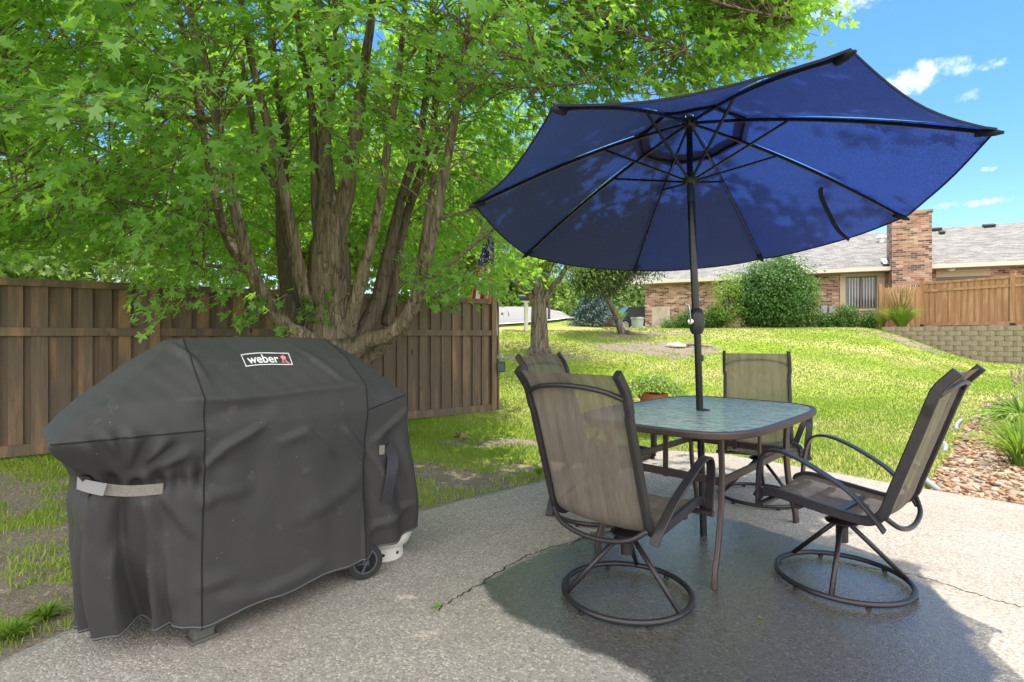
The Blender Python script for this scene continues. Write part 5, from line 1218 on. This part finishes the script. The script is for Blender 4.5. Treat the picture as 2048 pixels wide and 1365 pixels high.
def tuft(name, label, x, y, z, n, ln, spread, wd, mat, cat='ornamental grass', droop=.9, heads=0, hmat='seed_head', stiff=.55, az=None):
    t = empty(name, (x, y, z), 0, label, cat); K = 6
    a_ = rng.uniform(0, 6.28, n) if az is None else az(n); L_ = ln * rng.uniform(.55, 1.1, n); sp = spread * rng.uniform(.15, 1, n)
    s = np.linspace(0, 1, K)[None, :]; r_ = sp[:, None] * (s ** 1.3) * L_[:, None] + rng.uniform(0, .1 * ln, n)[:, None]; h = L_[:, None] * (s * (1.0) - droop * sp[:, None] * s ** 2.6 * stiff)
    cx = np.cos(a_)[:, None] * r_; cy = np.sin(a_)[:, None] * r_; w_ = wd * (np.sin(np.pi * np.clip(s * .86 + .14, 0, 1)) ** .7); sx = -np.sin(a_)[:, None] * w_; sy = np.cos(a_)[:, None] * w_
    V = np.stack([np.stack([cx - sx, cy - sy, h], -1), np.stack([cx, cy, h - wd * .5], -1), np.stack([cx + sx, cy + sy, h], -1)], 2)  # n,K,3,3
    V = V.reshape(-1, 3); idx = (np.arange(n)[:, None] * K + np.arange(K - 1)[None, :]) * 3; q = idx.ravel()
    Fc = np.concatenate([np.stack([q, q + 1, q + 4, q + 3], 1), np.stack([q + 1, q + 2, q + 5, q + 4], 1)])
    npmesh('blades', V, Fc, M[mat], t, {'tint': np.repeat(rng.random(n), K * 3)}, True)
    if heads:
        b = MB()
        for i in range(heads):
            aa = random.uniform(0, 6.28); q_ = random.uniform(.05, .42); hh = ln * random.uniform(1.1, 1.55); e = Vector((math.cos(aa) * q_ * ln, math.sin(aa) * q_ * ln, hh))
            b.tint = random.random(); b.tube([(0, 0, 0), e * .5 + Vector((0, 0, hh * .08)), e], .003, 3); b.tube([e * .72, e * .85, e * 1.04], [.008, .022, .004], 5)
        b.build('seed_heads', M[hmat], t)
    return t
tuft('ornamental_grass', 'tall clump of ornamental grass with tan plumes at the cedar fence corner', *hz(1803, 18.3), 1.42, 1100, .95, .75, .006, 'tuft_leaf', heads=260)
tuft('ornamental_grass', 'small upright green grass clump left of the tan plumed grass', *hz(1762, 19.2), 1.42, 300, .62, .45, .007, 'tuft_leaf')
tuft('ornamental_grass', 'light green grass clump behind the leaning pine trunk', *hz(1235, 19.8), gz(3.9, 19.8), 420, .75, .5, .008, 'tuft_leaf')
tuft('daylily_clump', 'arching long leaved plant at the right edge growing from the red rocks', 4.72, 4.98, gz(4.72, 4.98), 230, .62, 1.0, .008, 'tuft_leaf', cat='plant', droop=1.3)
tuft('daylily_clump', 'second arching green plant beyond the rocks, behind the first clump at the right edge', 5.62, 5.75, gz(5.62, 5.75), 230, .55, 1.0, .008, 'tuft_leaf', cat='plant', droop=1.3)
hs_ = tuft('hosta_plant', 'variegated cream and green hosta with pale flower stalks at the right edge', 6.5, 6.75, gz(6.5, 6.75), 260, .62, 1.1, .026, 'hosta_leaf', cat='plant', droop=1.4)
b = MB()
for i in range(5):
    a_ = i * 1.3; e = Vector((math.cos(a_) * .14 - .05, math.sin(a_) * .14, .78 + .08 * math.sin(i * 3))); b.tube([(0, 0, .1), e * .6, e], .004, 4)
    for k in range(7): b.lathe([(0, -.02), (.016, 0), (0, .03)], e * (.78 + .04 * k) + Vector((random.uniform(-.02, .02), random.uniform(-.02, .02), 0)), 6)
b.build('flower_stalk', M['petal'], hs_)
# flowers in the terracotta pot
n_ = 1500; th = rng.uniform(0, 6.28, n_); rr = np.sqrt(rng.random(n_)) * .44; zz = .54 + .2 * np.cos(rr * 3.0) * rng.uniform(.2, 1, n_) - np.clip(np.abs(np.cos(th)) * rr - .17, 0, 1) * 1.1 * rng.random(n_)
pp = np.stack([np.cos(th) * rr, np.sin(th) * rr * .8, zz], 1); leaves('foliage', pp, np.stack([np.cos(th) * .4, np.sin(th) * .4, np.ones(n_)], 1) + rng.standard_normal((n_, 3)) * .5, np.stack([np.cos(th), np.sin(th), -.3 * np.ones(n_)], 1) + rng.standard_normal((n_, 3)) * .4, .045, OVAL, M['tuft_leaf'], pot)
n_ = 90; th = rng.uniform(0, 6.28, n_); rr = np.sqrt(rng.random(n_)) * .34; pp = np.stack([np.cos(th) * rr, np.sin(th) * rr * .8, .66 - rr * .3 + rng.random(n_) * .08], 1)
leaves('blossoms', pp, np.stack([np.zeros(n_), -np.ones(n_) * .6, np.ones(n_)], 1) + rng.standard_normal((n_, 3)) * .4, unit(n_), .03, OVAL, M['petal'], pot)
b = MB()
for k in range(14):
    a_ = k * 2.4; b.tube(crom([(0, 0, .42), (math.cos(a_) * .15, math.sin(a_) * .12, .6), (math.cos(a_) * .36, math.sin(a_) * .28, .52)], 3), .004, 4)
b.build('stem', M['shrub_leaf'], pot)
# weeds and debris
wd_ = [(at(230, 1228, z=0), 'small bright weed'), (at(1070, 958, z=0), 'x')]
for (px, py, lab, s_) in [(876, 1216, 'fresh green maple leaf fallen on the patio left of the crack', .036), (1521, 1239, 'tiny green leaf on the wet patch between the two front chairs', .02), (1170, 1100, 'small green leaf bit beside the crack near the foreground chair', .014)]:
    p = at(px, py, z=.004); o = leaves('fallen_leaf', np.array([[0, 0, .004]]), np.array([[.1, -.1, 1.]]), unit(1), s_, MAPLE, M['maple_leaf'], None, np.array([.6])); o.location = p; tag(o, lab, 'leaf')
p = at(925, 872, Y=1290 / 201); o = leaves('dry_leaf', np.array([[0, 0, .03], [.05, .03, .02], [-.04, .02, .02]]), np.array([[.3, -.6, 1.], [.2, -.3, 1], [-.4, -.2, 1]]), np.array([[1., 0, 0], [1, .4, 0], [-1, .2, 0]]), .10, MAPLE, M['dead_leaf'], None, np.array([.5, .8, .3]), .6); o.location = (p.x, p.y, gz(p.x, p.y)); tag(o, 'curled dry leaf litter on the lawn right of the grill cover', 'leaf')
tuft('weed', 'little bright green weed in the soil at the patio edge behind the foreground chair', *at(1078, 950, z=0)[:2], 0.0, 60, .10, 1.0, .006, 'tuft_leaf', cat='weed')
tuft('grass_tuft', 'bright green grass tuft at the patio edge in the lower left corner', *at(20, 1268, z=0)[:2], -.03, 300, .10, 1.1, .0035, 'tuft_leaf', cat='grass tuft')
tuft('grass_tuft', 'green grass tuft growing against the patio edge just left of the grill cover', *at(90, 1228, z=0)[:2], -.03, 240, .09, 1.1, .003, 'tuft_leaf', cat='grass tuft')

# ---------------------------------------------------------------- brick house
HO = Vector((12.64, 23.0, 1.42)); HA = R(-25); hu = Vector((math.cos(HA), math.sin(HA))); hn = Vector((-math.sin(HA), math.cos(HA)))
house = empty('brick_house', HO, HA, 'single storey reddish brick house with a grey shingle roof and a tall chimney', 'house')
def hx(px, yl=0):
    k = (px - 1024) / 1075; Y = (yl + HO.x * hn.x + HO.y * hn.y) / (k * hn.x + hn.y); P_ = Vector((k * Y, Y)) - Vector((HO.x, HO.y)); return P_.dot(hu), Y
def hzz(px, py, yl=0): x_, Y = hx(px, yl); return HC - (py - 671) / 1075 * Y - HO.z
def hbox(b, x0, x1, y0, y1, z0, z1): b.box(((x0 + x1) / 2, (y0 + y1) / 2, (z0 + z1) / 2), (x1 - x0, y1 - y0, z1 - z0))
xl = hx(1290)[0]; xr = 14.0; wx0, wx1 = hx(1680)[0], hx(1769)[0]; wz0, wz1 = hzz(1725, 622), 2.36; gx0, gx1 = hx(1691)[0], hx(1754)[0]; gz0, gz1 = hzz(1722, 618), hzz(1722, 553)
dx0, dx1 = hx(1872)[0], hx(1980)[0]
b = MB()
for (a0, a1, c0, c1) in [(xl, wx0, -1, 2.36), (wx0, wx1, -1, wz0), (wx1, dx0, -1, 2.36), (dx1, xr, -1, 2.36)]: hbox(b, a0, a1, 0, .3, c0, c1)
hbox(b, xl, xl + .3, .3, 10, -1, 2.36); hbox(b, xr - .3, xr, .3, 10, -1, 2.36); hbox(b, xl + .3, xr - .3, 9.7, 10, -1, 2.36); hbox(b, dx0, dx1, .0, .3, -1, .0); b.build('wall', M['brick_wall'], house)
b = MB(); hbox(b, wx0, gx0, -.04, .2, wz0, wz1); hbox(b, gx1, wx1, -.04, .2, wz0, wz1); hbox(b, gx0, gx1, -.04, .2, gz1, wz1); hbox(b, gx0, gx1, -.04, .2, wz0, gz0); b.build('window_surround', M['tan_trim'], house)
win = MB(); fwm = .045
hbox(win, gx0, gx1, .0, .06, gz1 - fwm, gz1); hbox(win, gx0, gx1, .0, .06, gz0, gz0 + fwm); hbox(win, gx0, gx0 + fwm, 0, .06, gz0 + fwm, gz1 - fwm); hbox(win, gx1 - fwm, gx1, 0, .06, gz0 + fwm, gz1 - fwm); mxx = (gx0 + gx1) / 2 - .03; hbox(win, mxx, mxx + .06, -.003, .06, gz0 + fwm, gz1 - fwm)
plain('bronze_frame', (.16, .125, .10), .5); wo = win.build('window', M['bronze_frame'], house)
b = MB(); hbox(b, gx0 + fwm, gx1 - fwm, .065, .075, gz0 + fwm, gz1 - fwm); b.build('pane', M['blinds'], wo)
# patio door
dz1 = 1.95; b = MB(); hbox(b, dx0, dx1, .02, .1, dz1, dz1 + .1); n_ = 3
fr_ = [dx0, dx0 + (dx1 - dx0) * .32, dx0 + (dx1 - dx0) * .78, dx1 - .09]
for q in fr_: hbox(b, q, q + .09, .02, .1, .0, dz1)
do = b.build('patio_door', M['bronze_frame'], house)
b = MB(); hbox(b, dx0 + .09, dx1 - .09, .11, .12, .0, dz1); b.build('pane', M['dark_glass'], do)
b = MB(); hbox(b, dx0, dx1, -.02, .2, dz1 + .1, 2.36); b.build('door_header', M['tan_trim'], house)
# roofs
def roof_slab(b, x0e, x1e, x0r, x1r, ye, yr, ze, zr, th=.12):
    vs = [(x0e, ye, ze), (x1e, ye, ze), (x1r, yr, zr), (x0r, yr, zr)]; vs += [(x, y, z - th) for x, y, z in vs]
    b.add(vs, [(0, 1, 2, 3), (7, 6, 5, 4), (0, 4, 5, 1), (1, 5, 6, 2), (2, 6, 7, 3), (3, 7, 4, 0)])
b = MB(); roof_slab(b, -.15, 14.6, -1.9, 14.6, -.62, 5.4, 2.48, 4.86); roof_slab(b, -1.9, 14.6, -.15, 14.6, 5.4, 11.4, 4.86, 2.48); ro = b.build('roof', M['roof_shingle'], house)
b = MB(); roof_slab(b, xl - .8, -.12, xl - .8, -1.8, -.42, 5.4, 2.36, 4.5); roof_slab(b, xl - .8, -1.8, xl - .8, -.12, 5.4, 11.2, 4.5, 2.36); rl = b.build('roof', M['roof_shingle'], house)
cx0, cx1 = hx(1784, -.9)[0], hx(1864, -.9)[0]
b = MB(); hbox(b, -.15, cx0 - .01, -.74, -.62, 2.34, 2.49); hbox(b, cx1 + .01, 14.6, -.74, -.62, 2.34, 2.49); hbox(b, xl - .8, -.2, -.54, -.42, 2.22, 2.37); b.build('gutter', M['gutter_trim'], house)
b = MB(); hbox(b, -.15, cx0 - .01, -.61, .0, 2.33, 2.357); hbox(b, cx1 + .01, 14.5, -.61, .0, 2.33, 2.357); hbox(b, xl - .7, -.17, -.41, 0, 2.2, 2.225); b.build('soffit', M['soffit'], house)
b = MB(); v0 = Vector((-.16, -.62, 2.5)); v1 = Vector((-1.9, 5.4, 4.9)); b.tube([v0, v1], 1, flat=(.05, .2, (1, 0, 0))); b.build('rake_board', M['gutter_trim'], house)
b = MB(); hbox(b, cx0, cx1, -.9, .1, -1, hzz(1825, 428, -.9)); zc = hzz(1825, 428, -.9); hbox(b, cx0 - .03, cx1 + .03, -.93, .13, zc + .001, zc + .12); ck = b.build('chimney', M['brick_wall'], house)
b = MB(); hbox(b, cx0 + .2, cx1 - .3, -.6, -.25, zc + .12, zc + .16); b.build('flue_cap', M['galvanised'], ck)
b = MB(); b.tube([(cx0 - .12, -.55, 2.62), (cx0 - .12, .1, 2.9)], 1, flat=(.2, .03, (1, 0, 0))); b.build('flashing', M['galvanised'], ck)
def roofz(y): return 2.48 + (y + .62) * (2.38 / 6.02)
b = MB(); yv = 3.4; xv = hx(1763, yv)[0]; b.lathe([(.1, -.1), (.1, .16), (.22, .18), (.2, .26), (.1, .34), (0, .36)], (xv, yv, roofz(yv)), 18); b.build('roof_vent', M['white_paint'], ro, 'auto')
for (px, yv, wd_2) in ((1872, 4.9, .42), (1978, 4.9, .42), (1884, 4.2, .2)):
    b = MB(); xv = hx(px, yv)[0]; b.box((xv, yv, roofz(yv) + .08), (wd_2, .3, .1), Matrix.Rotation(R(18), 3, 'X'), .02); b.build('roof_vent', M['black_plastic'], ro)
b = MB(); xv = hx(1902, -.3)[0]; b.lathe([(0, -.09), (.08, -.075), (.13, -.03), (.13, 0), (0, 0)], (xv, -.3, 2.328), 18); b.build('porch_light', M['white_paint'], house, 'auto')
b = MB(); xd = hx(1634)[0]; b.tube([(xd, -.05, 2.3), (xd, -.05, .1)], 1, flat=(.07, .05, (1, 0, 0))); b.build('downspout', M['downspout'], house, 'auto')
fx0, fx1 = hx(1304)[0], hx(1340)[0]
b = MB(); hbox(b, fx0, fx1, -.03, .02, -.2, hzz(1322, 614)); b.build('stone_panel', M['flagstone'], house)
for px, hh in ((1648, .34), (1664, .30)):
    b = MB(); xv = hx(px, -.1)[0]; zz_ = hzz(px, 628, -.1); b.box((xv, -.08, zz_ + hh / 2 + .02), (.21, .14, hh), None, .01); b.build('meter_box', M['grey_plastic'], house)
# air conditioner
Y = 20.9; px = 1629; ax_ = (px - 1024) / 1075 * Y
ac = empty('air_conditioner', (ax_, Y, 1.44), R(-25), 'grey outdoor air conditioner unit beside the big shrub at the house wall', 'air conditioner')
b = MB(); b.box((0, 0, .29), (.56, .56, .55), None, .02); b.build('cabinet', M['galvanised'], ac)
b = MB()
for k in range(11): b.box((0, -.285, .06 + k * .045), (.54, .012, .010)); b.box((-.285, 0, .06 + k * .045), (.012, .54, .010))
for k in range(9): b.box((-.24 + k * .06, -.288, .29), (.008, .008, .52)); b.box((-.288, -.24 + k * .06, .29), (.008, .008, .52))
b.build('grille', M['black_plastic'], ac)
b = MB(); b.lathe([(.0, 0), (.24, 0), (.24, .02), (.2, .03), (0, .03)], (0, 0, .565), 24); b.build('fan_guard', M['black_plastic'], ac, 'auto')

# ---------------------------------------------------------------- cedar fence on the terrace
P1 = at(1845, 600, Y=18.9); P2 = at(2027, 600, Y=16.7); cd = Vector((P2.x - P1.x, P2.y - P1.y)); cl_ = cd.length; ca = math.atan2(cd.y, cd.x)
cf = empty('cedar_fence', (P1.x, P1.y, 1.47), ca, 'warm reddish cedar board fence on top of the block retaining wall', 'fence')
for (a0, a1) in ((.06, cl_ - .06), (cl_ + .06, 2 * cl_ - .06)): board_panel(a0, a1, .06, 1.58, 1.28, cf, M['cedar_wood'])
for i in range(3):
    b = MB(); b.tint = .7; b.box((i * cl_, -.01, .85), (.115, .115, 1.66), None, .004); b.build('post', M['cedar_wood'], cf)
    b = MB(); b.box((i * cl_, -.01, 1.695), (.155, .155, .028), None, .004); b.box((i * cl_, -.01, 1.722), (.11, .11, .03), None, .01); b.build('post_cap', M['cedar_wood'], cf)
    b = MB(); b.box((i * cl_, -.012, .05), (.135, .135, .12)); b.build('post_bracket', M['black_plastic'], cf)
ga = math.atan2(.72, -.69)
cg = empty('cedar_fence', (P1.x, P1.y, 1.47), math.atan2(.30, -1.25), 'short darker cedar fence return running from the corner post back toward the chimney', 'fence')
board_panel(.07, 1.25, .05, 1.42, 1.12, cg, M['cedar_wood'], bw=.10, gap=.05, y=.02)
b = MB(); b.tint = .3; b.box((1.32, 0, .78), (.10, .10, 1.56), None, .004); b.build('post', M['cedar_wood'], cg)

# ---------------------------------------------------------------- block retaining wall
rw = empty('retaining_wall', (W[0].x, W[0].y, 0), 0, 'tan concrete block retaining wall below the cedar fence', 'retaining wall')
b = MB(); Wc = crom([Vector((p.x, p.y, 0)) for p in W], 8); lens = [0]
for p, q in zip(Wc[:-1], Wc[1:]): lens.append(lens[-1] + (q - p).length)
def walong(s):
    s = max(0, min(lens[-1] - .001, s)); i = max(k for k in range(len(lens)) if lens[k] <= s); i = min(i, len(Wc) - 2)
    t = (s - lens[i]) / (lens[i + 1] - lens[i]); return Wc[i].lerp(Wc[i + 1], t), (Wc[i + 1] - Wc[i]).normalized()
bh, bw = .152, .40; rows = 9
for r_ in range(rows):
    s = (r_ % 2) * bw / 2; zt_ = 1.49 - r_ * (bh + .0)
    while s < lens[-1] - bw:
        p, t = walong(s + bw / 2); gzz = gz(p.x - .1, p.y - .1)
        if zt_ > gzz - .05:
            a_ = math.atan2(t.y, t.x); b.tint = random.random(); nn_ = Vector((t.y, -t.x, 0))
            RM = Matrix.Rotation(a_, 3, 'Z'); h_ = .5 * (bw - .008)
            prof = [(-h_, .15), (-h_, -.09), (-h_ * .55, -.125), (h_ * .55, -.125), (h_, -.09), (h_, .15)]
            vs = [RM @ Vector((x_, y_, z_)) for z_ in (0, bh - .007) for x_, y_ in prof]
            c_ = p + nn_ * (random.uniform(0, .006) + .012 * r_) + Vector((-W[0].x, -W[0].y, zt_ - bh)); m_2 = 6
            b.add([v + c_ for v in vs], [tuple(range(6))[::-1], tuple(range(6, 12))] + [(i, (i + 1) % 6, 6 + (i + 1) % 6, 6 + i) for i in range(6)])
        s += bw
b.build('blocks', M['wall_block'], rw)

# ---------------------------------------------------------------- street side bits
mb = empty('mailbox', (*hz(1052, 17.0), gz(.44, 17)), R(20), 'black mailbox on a pale post beside the street left of the lawn tree', 'mailbox')
b = MB(); b.box((0, 0, .45), (.1, .1, .95), None, .005); b.build('post', M['white_paint'], mb)
b = MB(); b.box((-.05, 0, .93), (.36, .2, .03)); b.build('shelf', M['white_paint'], mb)
b = MB(); pr_ = [(-.09, 0), (.09, 0), (.09, .1)] + [(.09 * math.cos(a), .1 + .09 * math.sin(a)) for a in [i * math.pi / 8 for i in range(1, 8)]] + [(-.09, .1)]
b.prism(pr_, .42, Matrix.Translation((-.27, 0, .948)) @ Matrix(((0, 0, 1, 0), (1, 0, 0, 0), (0, 1, 0, 0), (0, 0, 0, 1)))); b.build('box', M['mailbox_black'], mb)
up = MB(); up.tube([(0, 0, -.1), (0, 0, .95)], .055, 10); up.lathe([(.055, 0), (.065, .01), (.02, .06), (0, .06)], (0, 0, .95), 10); o = up.build('marker_post', M['downspout'], None, 'auto'); o.location = (*hz(1098, 22), gz(1.51, 22)); tag(o, 'dark brown post standing on the verge right of the lawn tree trunk', 'post')
x_, y_ = hz(1275, 20.6); gp = empty('plastic_tub', (x_, y_, gz(x_, y_)), 0, 'grey plastic tub standing at the left corner of the brick house', 'tub')
b = MB(); b.lathe([(0, 0), (.17, 0), (.2, .02), (.24, .42), (.26, .43), (.26, .47), (.235, .47), (.2, .3), (0, .3)], n=24); b.build('tub', M['grey_plastic'], gp, 'auto'); b = MB(); b.lathe([(.246, .40), (.268, .405), (.268, .475), (.246, .47)], n=24); b.build('tub_rim', M['galvanised'], gp, 'auto')
x_, y_ = hz(1211, 19.4); gp = empty('brick_planter', (x_, y_, gz(x_, y_)), R(10), 'small low brick coloured planter box beside the bent pine trunk', 'planter')
b = MB(); b.box((0, 0, .12), (.42, .3, .26), None, .015); b.build('box', M['terracotta'], gp); b = MB(); b.box((0, 0, .252), (.36, .24, .01)); b.build('soil', M['terrace_soil'], gp)
# parked car far behind, between the pine and the house
x_, y_ = hz(1285, 31); car = empty('parked_car', (x_, y_, gz(x_, y_) + .02), R(5), 'dark blue parked car glimpsed between the evergreen and the corner of the brick house', 'car')
b = MB(); b.box((0, 0, .55), (4.3, 1.7, .55), None, .14); b.build('body', M['car_paint'], car, 'auto')
b = MB(); vs = [(-1.5, -.75, .8), (1.3, -.75, .8), (1.3, .75, .8), (-1.5, .75, .8), (-1.0, -.62, 1.36), (.75, -.62, 1.36), (.75, .62, 1.36), (-1.0, .62, 1.36)]; b.add(vs, [(4, 5, 6, 7), (0, 1, 5, 4), (1, 2, 6, 5), (2, 3, 7, 6), (3, 0, 4, 7)]); b.build('windows', M['dark_glass'], car)
for sx in (-1.3, 1.3):
    for sy in (-.84, .84):
        b = MB(); b.lathe([(.0, -.1), (.32, -.1), (.34, -.06), (.34, .06), (.32, .1), (0, .1)], (sx, sy, .34), 20, (0, 1, 0)); wq = b.build('wheel', M['rubber'], car, 'auto'); b = MB(); b.lathe([(0, -.11), (.18, -.108), (.2, -.1)], (sx, sy, .34), 16, (0, 1, 0)); b.build('rim', M['galvanised'], wq, 'auto')
# stone and root on the bare patch
x_, y_ = hz(1352, 14.0); b = MB(); bmx = bmesh.new(); bmesh.ops.create_icosphere(bmx, subdivisions=3, radius=1)
b.add([(v.co.x * .26 * (1 + .15 * math.sin(v.co.y * 6 + 1)), v.co.y * .2, max(-.02, v.co.z * .10 * (1 + .25 * math.sin(v.co.x * 8)))) for v in bmx.verts], [[v.index for v in f.verts] for f in bmx.faces]); bmx.free()
o = b.build('flat_rock', M['stone_cap'], None, True); o.location = (x_, y_, gz(x_, y_) + .02); tag(o, 'flat grey rock lying on the bare soil patch on the slope', 'rock')
b = MB(); b.tube(crom([(.2, 0, .03), (.45, .05, .06), (.7, -.02, .03), (.95, .06, .01)], 4), [.04, .045, .04, .035, .03, .03, .03, .025, .02, .02, .015, .012, .01], 7, nz=.1)
b.tube(crom([(-.3, .3, .03), (-.6, .5, .05), (-1.0, .55, .01)], 4), [.03] * 9, 7); o = b.build('tree_root', M['tree_bark'], None, True); o.location = (x_, y_, gz(x_, y_)); tag(o, 'exposed grey tree roots beside the flat rock on the bare patch', 'root')
# lawn edging tube by the rocks
eg = [(3.30, 4.16), (3.42, 4.45), (3.62, 4.72), (3.72, 4.98)]
b = MB(); b.tube(crom([(x, y, gz(x, y) + .045) for x, y in eg], 10), [.022 + .0012 * (k % 2) for k in range(31)], 12); o = b.build('edging_tube', M['grey_plastic'], None, True); tag(o, 'grey corrugated tube end of the lawn edging where the rock bed meets the patio', 'garden edging')
b = MB(); b.tube(crom([(x, y, gz(x, y) + .01) for x, y in ((4.55, 5.65), (4.8, 5.95), (5.0, 6.3))], 6), .022, 10); o = b.build('edging_tube', M['grey_plastic'], None, True); tag(o, 'grey edging tube stretch half buried in grass at the middle of the rock bed border', 'garden edging')
b = MB(); b.tube(crom([(x, y, gz(x, y) + .015) for x, y in ((5.75, 6.95), (6.0, 7.25), (6.35, 7.6))], 6), .024, 10); o = b.build('edging_tube', M['grey_plastic'], None, True); tag(o, 'farthest grey edging tube stretch showing at the far end of the rock bed', 'garden edging')
for o in list(bpy.data.meshes):
    if o.users == 0: bpy.data.meshes.remove(o)
